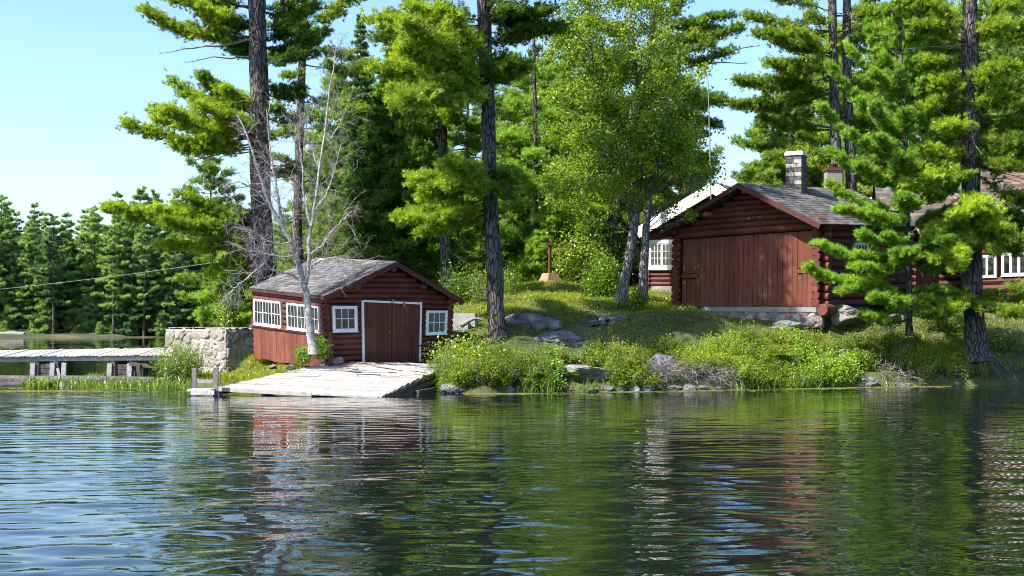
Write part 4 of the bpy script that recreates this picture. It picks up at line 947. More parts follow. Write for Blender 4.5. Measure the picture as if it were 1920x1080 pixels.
# ---- big pine at the right shore
pine('white_pine', 'massive old pine with exposed spreading roots at the right waters edge',
     [(1834, 676, 52.5), (1824, 560, 52.5), (1821, 400, 52.5), (1821, 200, 52.5), (1818, 0, 52.5), (1815, -260, 52.5)], .41, .24,
     [(60, 1690, 30, 0, 1., 1., .5), (30, 1720, 0, -.8, 1.1, 1., .55), (90, 1640, 55, .6, .8, .8, .5), (120, 1740, 110, -1, .9, .9, .5), (150, 1760, 150, -1, .9, 1., .5), (180, 1735, 200, -.8, .9, .9, .5),
      (240, 1770, 240, -1.5, .9, 1., .62), (300, 1655, 335, -1.2, .85, 1.25, .75), (295, 1690, 310, -1.8, .85, 1.2, .75), (300, 1700, 345, -2.0, .8, 1.2, .72), (305, 1745, 330, -2.2, .8, 1.1, .7), (285, 1720, 285, -1.6, .8, 1.1, .7),
      (375, 1745, 440, -1.8, .75, 1.25, .8), (370, 1790, 400, -2.2, .75, 1.25, .8), (385, 1760, 480, -2.0, .7, 1.2, .8), (390, 1795, 500, -2.2, .65, 1.1, .78), (370, 1865, 395, -2.1, .7, 1.2, .75), (380, 1900, 455, -1.8, .75, 1.1, .72), (390, 1880, 425, -2.2, .7, 1.1, .75),
      (540, 1735, 560, -1.5, .7, 1.1, .55), (545, 1770, 580, -1.8, .65, 1., .6), (540, 1890, 590, -1.2, .7, 1., .5), (550, 1920, 560, -.6, .7, .9, .3), (560, 1850, 575, -2, .6, 1., .5),
      (60, 1930, 60, 0, 1.1, 1., .35), (110, 1940, 110, -.6, 1.1, 1., .35), (170, 1930, 170, -.6, 1.1, 1., .32), (220, 1940, 240, .4, 1.1, 1., .3), (270, 1930, 280, -.5, 1.1, 1., .3), (320, 1930, 380, -.4, 1.1, 1., .22), (350, 1935, 420, 0, 1., 1., .2), (280, 1900, 310, -1.5, .9, 1.1, .3), (200, 1880, 180, -1.5, .9, 1., .5), (130, 1880, 130, -1.6, .9, 1., .5), (60, 1880, 40, -1.6, 1., 1., .5), (20, 1920, 0, 0, 1.2, 1., .45),
      (-20, 1720, -50, 0, 1.2, .9), (-30, 1920, -60, 0, 1.2, .9), (-120, 1730, -180, 0, 1.3, .8), (-120, 1920, -180, 0, 1.3, .8), (400, 1900, 470, -1.6, .8, 1.1, .3), (430, 1860, 470, -2, .7, 1., .5), (400, 1960, 440, .4, .9, .8, .22), (420, 1960, 440, .6, .8, .8, .22)],
     110, q=1.15, flare=.55, dead_plumes=[(330, 1935, 352, -1.2, .45), (300, 1940, 345, -.6, .5), (190, 1838, 285, -1.8, .5), (200, 1925, 130, -.4, .5), (470, 1900, 470, -1, .6), (465, 1760, 480, -.8, .6), (80, 1700, 92, -.6, .4), (440, 1880, 470, -1.4, .6)])
# its exposed roots, a part of the same tree
big = [o for o in C.objects if o.name == 'white_pine' or o.name.startswith('white_pine.')][-1]
rng = rs(111); mb = MB(); b0 = at(1834, 672, 52.4)
for k in range(34):
    a = rng.uniform(-2.0, .35); l = rng.uniform(.35, 1.35); e = b0 + np.array([math.cos(a) * l + .25, math.sin(a) * l * .6 - .1, -.95 * min(1, l / 1.2) + rng.uniform(-.05, .15)])
    m = lerp(b0, e, .45) + UP * rng.uniform(.05, .4) + rng.normal(0, .08, 3); s_ = b0 + np.array([math.cos(a) * .3, math.sin(a) * .3, rng.uniform(-.1, .5)])
    T = np.linspace(0, 1, 9)[:, None]; pts = (1 - T) ** 2 * s_ + 2 * T * (1 - T) * m + T ** 2 * e + np.cumsum(rng.normal(0, .02, (9, 3)), 0)
    mb.tube(pts, np.linspace(rng.uniform(.025, .07), .01, 9), 6, caps=False)
mb.build('roots', M['bark_thin'], big, True)

# ---- spruce spire, cedars and inner trees with automatic whorls
def auto_tree(name, label, cat, px, py_base, D, py_top, rb, k, step, maxl, wid, dens, leaf, seed, base_f=.12, L=.2, W=.035, n=10, tint=.4, droop=-.1, group=None, lean=0, power=.75, up=.35, per=8):
    rng = rs(seed); b = at(px, py_base, D); top = at(px + lean, py_top, D); H = top[2] - b[2]
    root = thing(name, label, cat, b, group)
    P = np.array([b, (b + top) / 2 + [rng.normal(0, .05), 0, 0], top])
    cr = Crown(L, W, n); trunk_mesh(root, P, rb, .02, M['bark'], seed, .3, 10, mb=cr.bark, make=False); z = b[2] + H * base_f; ph = 0
    while z < top[2] - .1:
        f = (z - b[2]) / H; l0 = maxl * (1 - f) ** power + .08
        for j in range(k):
            a = ph + j * 2 * np.pi / k + rng.normal(0, .3); l = l0 * rng.uniform(.6, 1.15)
            p0 = on_trunk(P, z + rng.normal(0, .1 * step))
            cr.plume(p0, p0 + np.array([math.cos(a) * l, math.sin(a) * l, (droop + .35 * f ** 2 + rng.normal(0, .08)) * l]), wid * min(1, .3 + l / maxl), dens, rng, tint + rng.normal(0, .07), .03, start=.1, per=per, up=up)
        z += step * rng.uniform(.8, 1.2) * (1 - .45 * f); ph += 2.4
    cr.finish(root, M['bark'], M[leaf]); return root
auto_tree('spruce', 'narrow spruce spire standing between the pines above the dark cedars', 'spruce tree', 676, 560, 68, 28, .14, 5, .42, 1.55, .42, 1.1, 'pine_back', 201, .2, .13, .022, 10, .42, -.25)
auto_tree('cedar', 'broad dark green cedar directly behind the boathouse roof', 'cedar tree', 722, 560, 61, 150, .2, 6, .36, 2.5, .75, 1.25, 'cedar', 202, .12, .12, .03, 11, .4, -.22, up=-.2, per=10)
auto_tree('cedar', 'dark cedar to the right of the broad cedar behind the boathouse', 'cedar tree', 800, 560, 66, 190, .2, 6, .4, 2.0, .75, 1.15, 'cedar', 203, .12, .12, .03, 11, .42, -.2, up=-.2, per=10)
auto_tree('cedar', 'shorter cedar at left with its foot behind the boathouse chimneyless roof', 'cedar tree', 668, 540, 64, 265, .16, 6, .36, 1.3, .6, 1.1, 'cedar', 204, .15, .12, .03, 11, .35, -.2, up=-.2, per=9)
auto_tree('young_pine', 'small bright pine sapling growing behind the stone crib', 'pine tree', 440, 612, 62, 470, .06, 5, .34, 1.9, .6, 1.1, 'pine_young', 205, .12, .17, .026, 12, .62, .0)
auto_tree('young_pine', 'small pine with soft boughs behind the iron post', 'pine tree', 1010, 545, 70, 430, .06, 5, .36, 1.4, .6, 1.0, 'pine_young', 206, .1, .17, .026, 12, .55, .0)
auto_tree('young_pine', 'young pine poking up between the spruce spire and the centre pine', 'pine tree', 735, 540, 72, 70, .12, 5, .6, 1.7, .6, .9, 'pine_young', 207, .35, .2, .03, 11, .5, .15)

# island interior: pines farther back, copies of three kinds
def proto(seed, H, leaf, maxl, base_f, tint, L, W, n, k=5, step=.85, wid=.9, dens=.55, rb=.2, droop=.02, power=.6, name='pine', cat='pine tree', label='pine', loc=(0, 0, 0), thick=.17):
    rng = rs(seed); b = np.array(loc, float); root = thing(name, label, cat, b); top = b + UP * H
    P = np.array([b - UP * .3, b + UP * H * .5 + [rng.normal(0, .12), rng.normal(0, .12), 0], top])
    cr = Crown(L, W, n); mb = cr.bark; z = np.linspace(-.3, H, 12); pts = np.stack([np.interp(b[2] + z, P[:, 2], P[:, q]) for q in range(3)], -1)
    mb.tube(pts, np.linspace(rb, .03, 12), 8, .5, .08, seed); z = b[2] + H * base_f; ph = 0
    while z < top[2] - .2:
        f = (z - b[2] - H * base_f) / (H * (1 - base_f)); l0 = maxl * (.35 + .65 * np.interp(f, [0, .12, .5, .85, 1], [.6, 1, .7, .25, -.4])) if power < 0 else maxl * (1 - f) ** power + .2
        for j in range(k):
            a = ph + j * 2 * np.pi / k + rng.normal(0, .35); l = l0 * rng.uniform(.35, 1.3); p0 = on_trunk(P, z + rng.normal(0, .2))
            cr.plume(p0, p0 + np.array([math.cos(a) * l, math.sin(a) * l, (droop + .3 * f + rng.normal(0, .1)) * l]), wid * min(1, .35 + l / maxl), dens, rng, tint + rng.normal(0, .1), .04, start=.2, per=7, thick=thick)
        z += step * rng.uniform(.75, 1.25) * (1 - .3 * f); ph += 2.4
    cr.finish(root, M['bark'], M[leaf]); return root
kinds = [dict(seed=301, H=15, leaf='pine_back', maxl=3.0, base_f=.3, tint=.45, L=.28, W=.05, n=9, power=-1),
         dict(seed=302, H=13, leaf='pine_back', maxl=2.6, base_f=.12, tint=.55, L=.28, W=.05, n=9),
         dict(seed=303, H=8, leaf='pine_back', maxl=2.2, base_f=.04, tint=.5, L=.25, W=.045, n=9, step=.6)]
labs = ['pine with a bare lower trunk among the inner trees', 'bushy pine among the inner trees', 'low young pine in the understorey']
protos = {}
spots = [(395, 80, 0, .8), (600, 82, 1, 1.0), (690, 84, 0, 1.05), (770, 78, 1, 1.1), (880, 84, 0, 1.05), (960, 90, 1, .9), (1060, 82, 0, .95), (1115, 86, 1, 1.0), (1200, 84, 1, .95), (1275, 88, 0, .85), (1640, 80, 1, 1.1), (1740, 78, 0, 1.15), (1790, 84, 1, 1.15), (1900, 76, 0, 1.1), (1960, 72, 1, 1.15), (2030, 66, 0, 1.1),
         (560, 76, 2, .8), (630, 74, 2, .9), (790, 74, 2, .7), (860, 72, 2, .75), (880, 78, 2, 1.0), (940, 80, 2, 1.1), (985, 84, 2, 1.0), (1100, 78, 2, 1.0), (1180, 80, 2, 1.1), (1430, 80, 2, 1.05), (1530, 84, 2, 1.2), (900, 66, 2, .35), (455, 70, 2, .7), (1990, 60, 2, .8)]
spots += [(640, 78, 1, 1.25), (745, 88, 0, 1.3), (985, 88, 1, 1.35), (1090, 92, 0, 1.4), (1010, 95, 0, 1.3), (1130, 78, 1, 1.2), (1250, 80, 1, 1.15), (1300, 92, 1, .85), (1450, 86, 1, 1.05), (1510, 90, 0, 1.2), (1640, 84, 0, 1.4), (1690, 88, 1, 1.5), (1760, 80, 1, 1.4), (1850, 84, 1, 1.5), (1890, 90, 0, 1.5), (1920, 70, 1, 1.2), (1560, 84, 1, 1.3), (1480, 92, 1, 1.1), (570, 84, 2, 1.0), (1340, 95, 2, .9), (820, 80, 2, 1.2), (915, 74, 2, .8), (1060, 74, 2, .8)]
rng = rs(300)
where = ['beyond the stone crib', 'behind the boathouse roof', 'behind the centre trunk', 'behind the iron post', 'behind the poplar', 'behind the log cabin', 'behind the lodge']
for i, (px, D, kd, sc) in enumerate(spots):
    p = at(px, 0, D); p[2] = ground(p[0], p[1]) - .1
    w_i = 0 if px < 480 else 1 if px < 850 else 2 if px < 990 else 3 if px < 1090 else 4 if px < 1300 else 5 if px < 1600 else 6
    lab = labs[kd] + ' ' + where[w_i]
    gp = 'inner pines ' + where[w_i]
    if kd not in protos:
        protos[kd] = proto(name='inner_pine', label=lab, loc=p, **kinds[kd]); r_ = protos[kd]; r_.scale = (sc, sc, sc); r_['group'] = gp
    else: copy_thing(protos[kd], p, rng.uniform(0, 6.28), (sc, sc, sc * rng.uniform(.9, 1.1)), lab, gp)

# far forest across the lake
fk = [dict(seed=401, H=17.5, leaf='pine_far', maxl=3.9, base_f=.06, tint=.5, thick=.055, L=.36, W=.07, n=9, k=5, step=1.05, wid=1.05, dens=.5, rb=.25, power=.8),
      dict(seed=402, H=19, leaf='pine_far', maxl=3.0, base_f=.28, tint=.55, thick=.07, L=.42, W=.075, n=9, k=5, step=1.25, wid=1.1, dens=.5, rb=.27, power=-1),
      dict(seed=403, H=16, leaf='pine_far', maxl=2.6, base_f=.06, tint=.35, thick=.07, L=.42, W=.075, n=9, k=6, step=.85, wid=.9, dens=.45, rb=.2, power=.85, droop=-.12),
      dict(seed=404, H=9, leaf='pine_far', maxl=2.8, base_f=.02, tint=.55, L=.58, W=.17, n=6, k=6, step=.8, wid=1.2, dens=.36, rb=.14, power=.7)]
flab = ['broad pine standing in the forest edge across the lake', 'tall bare stemmed pine in the forest edge across the lake', 'slender dark conifer in the forest edge across the lake', 'low bushy pine by the far waterline across the lake']
fgrp = ['broad pines across the lake', 'tall bare stemmed pines across the lake', 'slender dark conifers across the lake', 'low bushy pines at the far waterline']
rng = rs(400); fp = {}
def far(px, D, kd, sc):
    p = at(px, 0, D); p[2] = max(.2, (D - 198) * .16)
    if kd not in fp:
        fp[kd] = proto(name='far_pine', label=flab[kd], loc=p, **fk[kd]); fp[kd].scale = (sc, sc, sc); fp[kd]['group'] = fgrp[kd]; return
    s2 = sc * rng.uniform(.88, 1.12); copy_thing(fp[kd], p, rng.uniform(0, 6.28), (s2, s2, sc), flab[kd], fgrp[kd])
for px, sc in ((-60, 1.0), (5, 1.04), (66, 1.06), (130, 1.0), (182, .99), (222, 1.13), (262, 1.06), (292, 1.03), (340, .98), (390, 1.0), (440, .98), (480, 1.0), (525, .98)):
    far(px + rng.uniform(-6, 6), rng.uniform(203, 209), int(rng.choice([0, 0, 1])), sc * rng.uniform(.96, 1.03))
for px in (30, 95, 155, 205, 245, 315, 365, 415): far(px, rng.uniform(200, 206), 2, rng.uniform(.7, 1.0))
for px in list(range(-30, 520, 42)): far(px + rng.uniform(-15, 15), rng.uniform(202, 207), int(rng.choice([0, 1, 2])), rng.uniform(.72, .95))
for px in (213, 100, 330, -20, 60, 270): far(px, rng.uniform(199, 202), 1, rng.uniform(.8, .98))
for px in list(range(-40, 560, 30)): far(px + rng.uniform(-14, 14), rng.uniform(199, 204), 3, rng.uniform(.2, .75))
for px in list(range(-90, 620, 21)): far(px + rng.uniform(-10, 10), rng.uniform(212, 222), int(rng.choice([0, 2])), rng.uniform(.85, 1.0))
for px in list(range(620, 1160, 45)) : far(px, rng.uniform(205, 215), int(rng.choice([0, 1, 2])), rng.uniform(.8, 1.0))
for px in (1370, 1400, 1430): far(px, rng.uniform(205, 215), 0, rng.uniform(.9, 1.1))

# ---------------------------------------------------------------- broadleaved plants
def leafquads(P, size, rng, aspect=.6, hang=.3, Dv=None, fold=.18):
    m = len(P); size = np.broadcast_to(np.asarray(size, float), (m,))[:, None] * rng.uniform(.6, 1.2, (m, 1))
    d = rng.normal(0, 1, (m, 3)); d[:, 2] -= hang
    if Dv is not None: d = d * .6 + Dv
    d = nrm(d); s = nrm(np.cross(d, rng.normal(0, 1, (m, 3)) * .8 + UP * .9)); n = np.cross(s, d)
    c = P + d * size * .5; w = size * aspect * .5
    return np.stack([P, c + s * w + n * w * fold, P + d * size, c - s * w + n * w * fold], 1).reshape(-1, 3)
def shrub(name, label, cat, base, rx, ry, h, nleaf, size, leaf, seed, stems=14, aspect=.6, tint=.5, group=None, stem='stick', hang=.2, spread=.3):
    rng = rs(seed); base = np.array(base, float); root = thing(name, label, cat, base, group)
    mb = MB(); lf = MB()
    a = rng.uniform(0, 6.283, stems); rr = np.sqrt(rng.uniform(.02, 1, stems))
    tip = base + np.stack([np.cos(a) * rr * rx, np.sin(a) * rr * ry, h * (1.02 - .45 * rr ** 2) * rng.uniform(.75, 1.08, stems)], -1)
    b0 = base + (tip - base) * np.array([.25, .25, 0]) - UP * .1
    mid = lerp(b0, tip, .55) + rng.normal(0, .05, (stems, 3))
    mb.sticks(b0, mid, .014, .010, 4); mb.sticks(mid, tip, .010, .005, 4)
    k = rng.integers(0, stems, nleaf); u = rng.uniform(.12, 1.03, nleaf) ** .75
    pos = np.where((u < .55)[:, None], b0[k] + (mid - b0)[k] * (u / .55)[:, None], mid[k] + (tip - mid)[k] * ((u - .55) / .45)[:, None])
    pos = pos + rng.normal(0, 1, (nleaf, 3)) * np.array([rx, ry, h * .55]) * spread * (.45 + .55 * u)[:, None]
    pos[:, 2] = np.maximum(pos[:, 2], base[2] + .03)
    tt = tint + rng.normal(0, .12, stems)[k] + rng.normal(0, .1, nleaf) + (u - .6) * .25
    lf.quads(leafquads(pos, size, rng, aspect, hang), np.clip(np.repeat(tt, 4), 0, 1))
    mb.build('stems', M[stem], root); lf.build('foliage', M[leaf], root); return root

# ---- poplar: two trunks, airy crown of small glittering leaves
rng = rs(501)
po = thing('poplar', 'leafy poplar with two grey trunks left of the log cabin', 'poplar tree', at(1182, 560, 57))
Pa = trunk_path([(1164, 566, 57), (1177, 500, 57), (1187, 430, 57), (1199, 345, 57), (1205, 250, 57), (1190, 120, 57), (1180, 10, 57)])
Pb = trunk_path([(1205, 562, 56.6), (1209, 450, 56.7), (1213, 390, 56.8), (1222, 340, 57), (1245, 230, 57.5), (1235, 120, 57.5)])
Pc = trunk_path([(1188, 430, 57), (1180, 380, 57), (1150, 250, 57.5), (1110, 120, 57.5), (1105, 10, 57.5)])
mb = trunk_mesh(po, Pa, .225, .06, M['bark_grey'], 502, .5, 16, .07, make=False); trunk_mesh(po, Pb, .20, .06, M['bark_grey'], 503, .25, 16, .07, mb=mb, make=False)
mb.tube(np.stack([np.interp(np.linspace(Pc[0, 2], Pc[-1, 2], 24), Pc[:, 2], Pc[:, k]) for k in range(3)], -1), np.linspace(.15, .04, 24), 10, .5, .06, 4)
lf = MB()
ell = [(1205, 190, 0, 105, 95, 30), (1110, 90, .3, 85, 95, 30), (1150, 300, -.4, 120, 85, 34), (1260, 150, -.4, 75, 60, 18), (1090, 200, .2, 80, 70, 22), (1230, 330, -.2, 90, 60, 16), (1310, 270, -.5, 42, 40, 7), (1100, 360, -.4, 75, 65, 16),
       (1060, 330, 0, 45, 60, 9), (1180, 40, .2, 110, 60, 22), (1205, 110, -1.2, 90, 70, 11), (1160, 220, -1.6, 100, 80, 12), (1240, 260, -1.4, 80, 70, 9), (1075, 60, .5, 55, 60, 12), (1150, -60, 0, 110, 60, 16), (1315, 320, .2, 22, 25, 3), (1120, 270, 1.4, 110, 110, 10), (1240, 180, 1.5, 90, 90, 7), (1270, 400, -.4, 26, 22, 2)]
allc = []
for (px, py, dD, rx, ry, k) in ell:
    a = nrm(rng.normal(0, 1, (k, 3))) * rng.uniform(.35, 1.0, (k, 1)) ** .5
    for v in a: allc.append(at(px + v[0] * rx, py - v[2] * ry, 57 + dD - .5 + v[1] * 2.1))
allc = np.array(allc); src = []
for c in allc:
    Q = [Pa, Pb, Pc][int(np.argmin([abs(on_trunk(q, c[2] - 1)[0] - c[0]) for q in (Pa, Pb, Pc)]))]
    src.append(on_trunk(Q, max(Q[0, 2] + 2.8, c[2] - .55 * abs(c[0] - on_trunk(Q, c[2])[0]) - .6)))
src = np.array(src); mid = lerp(src, allc, .5) + UP * .1 + rng.normal(0, .12, allc.shape)
mb.sticks(src, mid, .03, .018, 5); mb.sticks(mid, allc, .018, .006, 4)
nl = 150; kk = np.repeat(np.arange(len(allc)), nl)
sh = rng.uniform(.15, .33, (len(allc), 1))[kk]
pos = allc[kk] + rng.normal(0, 1, (len(kk), 3)) * sh * np.array([1, 1, .85])
tt = .5 + rng.normal(0, .12, len(allc))[kk] + rng.normal(0, .15, len(kk)); 
lf.quads(leafquads(pos, .125, rng, .8, .5), np.clip(np.repeat(tt, 4), 0, 1))
tw_ = rng.integers(0, len(kk), 5000); mb.sticks(allc[kk[tw_]], pos[tw_], .006, .003, 3)
mb.build('trunk', M['bark_grey'], po, True); lf.build('crown', M['poplar'], po)

# ---- bare birch in front of the boathouse
rng = rs(601)
bi = thing('birch', 'bare white birch with fine leafless twigs before the boathouse side windows', 'birch tree', at(586, 655, 47.6))
def bez(pts, n):
    P = np.array([at(*p) for p in pts]); t = np.linspace(0, len(P) - 1, n)
    out = np.stack([np.interp(t, np.arange(len(P)), P[:, k]) for k in range(3)], -1)
    for _ in range(3): out[1:-1] = (out[:-2] + 2 * out[1:-1] + out[2:]) / 4
    return out
mb = MB(); tw = MB()
stems = [([(588, 664, 47.5), (582, 620, 47.5), (576, 560, 47.6), (565, 520, 47.6)], .15, .10),
         ([(566, 525, 47.6), (556, 480, 47.6), (545, 450, 47.5), (523, 415, 47.5), (500, 375, 47.4), (488, 330, 47.3), (470, 270, 47.2), (445, 215, 47.2)], .105, .022),
         ([(572, 535, 47.6), (578, 500, 47.7), (579, 470, 47.7), (582, 430, 47.8), (590, 385, 47.9), (599, 320, 48), (610, 230, 48.1), (622, 150, 48.2), (634, 70, 48.3)], .088, .014),
         ([(530, 425, 47.5), (525, 390, 47.7), (515, 330, 47.8), (505, 270, 47.9), (500, 205, 48)], .06, .014),
         ([(583, 425, 47.8), (570, 370, 48.2), (566, 300, 48.4), (556, 235, 48.5)], .05, .014),
         ([(590, 395, 47.9), (608, 375, 47.6), (625, 330, 47.4), (640, 270, 47.2)], .045, .012),
         ([(558, 522, 47.6), (540, 512, 47.4), (508, 506, 47.1), (496, 492, 46.9), (493, 470, 46.8), (497, 452, 46.7)], .05, .014),
         ([(553, 480, 47.5), (530, 484, 47.2), (500, 477, 46.9), (465, 470, 46.6), (430, 455, 46.4)], .045, .012),
         ([(580, 505, 47.7), (598, 488, 47.4), (620, 483, 47), (650, 487, 46.8), (690, 488, 46.6)], .045, .012),
         ([(580, 480, 47.7), (605, 460, 47.5), (625, 430, 47.3), (660, 395, 47.2)], .045, .012),
         ([(500, 378, 47.4), (475, 355, 47.2), (450, 340, 47), (425, 345, 46.8)], .035, .01),
         ([(548, 455, 47.5), (520, 460, 47.2), (480, 440, 47), (440, 415, 46.8)], .035, .01),
         ([(497, 492, 46.9), (470, 515, 46.7), (435, 545, 46.5), (415, 570, 46.4)], .03, .008),
         ([(620, 260, 48.1), (640, 230, 47.9), (655, 180, 47.8)], .03, .01), ([(600, 320, 48), (580, 270, 48.2), (570, 210, 48.3)], .03, .01)]
segs = []
for k, (pts, r0, r1) in enumerate(stems):
    P = bez(pts, 22); P[1:-1] += rng.normal(0, .018, P[1:-1].shape)
    r = np.linspace(r0, r1, 22)
    if k == 0: r = r * (1 + .5 * np.exp(-np.linspace(0, 6, 22)))
    mb.tube(P, r, 9, .5, .05, k)
    if k: segs.append((P, r1))
mb.build('trunk', M['birchbark'], bi, True)
# twigs: three generations of finer, drooping shoots
B0, D0, L0 = [], [], []
for P, r1 in segs:
    L = np.linalg.norm(P[-1] - P[0]); n = int(10 * L)
    i = rng.integers(3, 21, n); tg = nrm(P[np.minimum(i + 1, 21)] - P[i - 1])
    B0.append(P[i]); D0.append(nrm(tg * .7 + rng.normal(0, .55, (n, 3)))); L0.append(rng.uniform(.35, 1.15, n))
B0, D0, L0 = np.concatenate(B0), np.concatenate(D0), np.concatenate(L0)
r = .0075
for gen in range(3):
    m1 = B0 + D0 * L0[:, None] * .5 + rng.normal(0, .03, B0.shape); E = B0 + nrm(D0 + rng.normal(0, .18, D0.shape) - UP * .10 * gen) * L0[:, None]
    tw.sticks(B0, m1, r, r * .75, 3); tw.sticks(m1, E, r * .75, r * .45, 3)
    if gen == 2: break
    n = 4 if gen == 0 else 3; k = np.repeat(np.arange(len(B0)), n); u = rng.uniform(.25, 1, len(k))
    nb = np.where((u < .5)[:, None], lerp(B0[k], m1[k], (u / .5)[:, None]), lerp(m1[k], E[k], ((u - .5) / .5)[:, None]))
    D0 = nrm(D0[k] * .75 + rng.normal(0, .5, (len(k), 3)) - UP * .05); L0 = L0[k] * rng.uniform(.3, .65, len(k)); B0 = nb; r *= .58
tw.build('twigs', M['twig'], bi)
mb = MB(); k = rng.integers(0, len(B0), 500); mb.quads(leafquads(B0[k], .05, rng, .5, .8), .5); mb.build('dry_leaves', M['rust'], bi)

# ---- shrubs and bushes one can tell apart
def gz(px, D, dz=-.05):
    p = at(px, 0, D); p[2] = ground(p[0], p[1]) + dz; return p
shrub('bush', 'bright green round bush in front of the stone crib', 'bush', [-12.15, 50.9, .15], .85, .7, 1.45, 6500, .085, 'maple', 701, 26, .5, .38)
shrub('bush', 'small leafy bush at the left foot of the bare birch', 'bush', at(567, 680, 47.6), .33, .28, .55, 1100, .075, 'bushleaf', 702, 12, .65, .55)
shrub('bush', 'narrow leafy bush at the right foot of the bare birch', 'bush', at(606, 672, 47.5), .3, .25, .72, 1100, .08, 'bushleaf', 703, 12, .7, .5)
shrub('maple_bush', 'yellow green maple bush leaning over the ramp right edge', 'bush', gz(872, 48.2), .95, .7, 1.45, 3600, .11, 'maple', 704, 22, .85, .6)
shrub('bush', 'dense shrub with small leaves hanging over the water right of the ramp', 'bush', gz(862, 46.9, 0), 1.05, .6, 1.3, 5600, .055, 'shrub', 705, 34, .5, .5)
shrub('maple_bush', 'tall sunlit maple sapling bush right of the iron post', 'bush', gz(1100, 67.5), 1.35, 1.0, 3.3, 5200, .15, 'maple', 706, 24, .85, .52)
shrub('bush', 'rounded green bush left of the poplar trunks', 'bush', gz(1132, 60), .85, .75, 1.9, 4200, .11, 'bushleaf', 707, 20, .75, .42)
shrub('bush', 'small bush between the feet of the poplar trunks', 'bush', gz(1194, 56), .4, .3, 1.0, 900, .11, 'bushleaf', 708, 9, .8, .45)
shrub('bush', 'young bright green bush left of the centre pine trunk', 'bush', gz(905, 57), .55, .5, 1.5, 1700, .085, 'maple', 709, 14, .55, .4)
shrub('bush', 'pale tuft of bush just right of the centre pine trunk', 'bush', gz(955, 60), .6, .5, 1.3, 1500, .085, 'bushleaf', 710, 14, .55, .6)
shrub('sapling', 'thin broadleaf sapling growing on top of the stone crib', 'sapling', [-11.5, 56.6, 2.0], .5, .4, 1.9, 1300, .12, 'maple', 711, 9, .7, .6)
shrub('sapling', 'short spindly sapling left of the taller one on the stone crib', 'sapling', [-12.6, 57.2, 2.0], .25, .25, 1.2, 420, .12, 'bushleaf', 712, 5, .7, .5)
shrub('bush', 'blue green bush under the young pine', 'bush', gz(1705, 52.2), .85, .6, .95, 2600, .075, 'bushleaf', 713, 20, .55, .35)
shrub('bush', 'yellow lit undergrowth bush left of the massive pine trunk', 'bush', gz(1770, 56), 1.3, .8, .9, 3000, .1, 'maple', 714, 24, .6, .5)
shrub('bush', 'undergrowth bush right of the massive pine trunk', 'bush', gz(1885, 55), 1.1, .8, .9, 2600, .1, 'maple', 715, 24, .6, .42)
shrub('bush', 'dark bush beside the boathouse rear right corner', 'bush', gz(868, 58), .9, .8, 1.8, 3000, .1, 'bushleaf', 716, 18, .6, .25)
def fern(label, base, h, seed, nf=13):
    rng = rs(seed); base = np.array(base, float); mb = MB(); st = MB()
    for k in range(nf):
        a = rng.uniform(0, 6.283); l = h * rng.uniform(.8, 1.25); t = np.linspace(0, 1, 14)
        out = np.array([math.cos(a), math.sin(a), 0]) * .55
        P = base + out * (l * t ** 1.3)[:, None] + UP * (l * (1.15 * t - .55 * t ** 2.2))[:, None]
        tg = nrm(np.gradient(P, axis=0)); s = nrm(np.cross(tg, UP)); w = .2 * l * np.sin(np.pi * np.clip(t * .9 + .1, 0, 1)) ** .7
        st.sticks(P[:-1], P[1:], .006, .004, 3)
        for sg in (-1, 1):
            tip = P + (s * sg + tg * .55) * w[:, None] - UP * .02
            mb.quads(np.stack([P - tg * .015 * 2, P + tg * .02 * 2, tip + tg * .012, tip - tg * .012], 1)[1:], np.clip(.55 + rng.normal(0, .15), 0, 1))
    root = thing('fern', label, 'fern', base); mb.build('fronds', M['fern'], root); st.build('stalks', M['fern'], root)
fern('bright green fern clump at the waterline left of the pale rock', gz(1002, 47.2), .62, 720, 20)
fern('bright fern standing directly before the pale rock slab', gz(1080, 47.6), .6, 721, 20)
fern('light green fern clump in the middle of the right bank shrubs', gz(1462, 50.6, .1), .75, 722, 24)
fern('small fern beside the light green clump, closer to the water', gz(1490, 50.0), .5, 723, 14)

# ---- low shoreline shrubs: one mass nobody could count
rng = rs(801)
cx = rng.uniform(-2.4, 17.6, 5200); cy = rng.uniform(45.8, 57, 5200); s = shore_dist(cx, cy)
den = vnoise(np.stack([cx * .7, cy * .7, cx * 0], -1), 33)
lim = np.interp(cx, [-2.4, .5, 2, 4, 8, 12, 15, 17.6], [2.5, 2.3, 1.9, 2.4, 2.6, 2.4, 2.7, 2.0])
rock_free = (np.hypot((cx - 2.5), (cy - 48.1)) > 1.0) & (np.hypot(cx - 5.25, (cy - 48.8)) > .75) & (np.hypot(cx - 12.4, cy - 51.9) > .5) & (np.hypot(cx - 13.2, cy - 52.6) > .45)
keep = (s > .12) & (s < lim) & rock_free & (den > -.62) & (np.hypot(cx + .55, cy - 51) > .5)
cx, cy = cx[keep][:1000], cy[keep][:1000]; s = shore_dist(cx, cy); cz = height(cx, cy)
nc = len(cx); big = rng.uniform(.4, 1.25, nc) * (.85 + .3 * vnoise(np.stack([cx * .8, cy * .8, cx * 0 + 3], -1), 44))
ht = .82 * big * np.interp(s, [0, .5, 2.5, 4], [.75, 1, .95, .7])
mb = MB(); ns = 15; kk = np.repeat(np.arange(nc), ns)
a = rng.uniform(0, 6.283, len(kk)); rr = np.sqrt(rng.uniform(0, 1, len(kk))) * .52 * big[kk]
b0 = np.stack([cx[kk] + np.cos(a) * rr * .4, cy[kk] + np.sin(a) * rr * .4, cz[kk] - .06], -1)
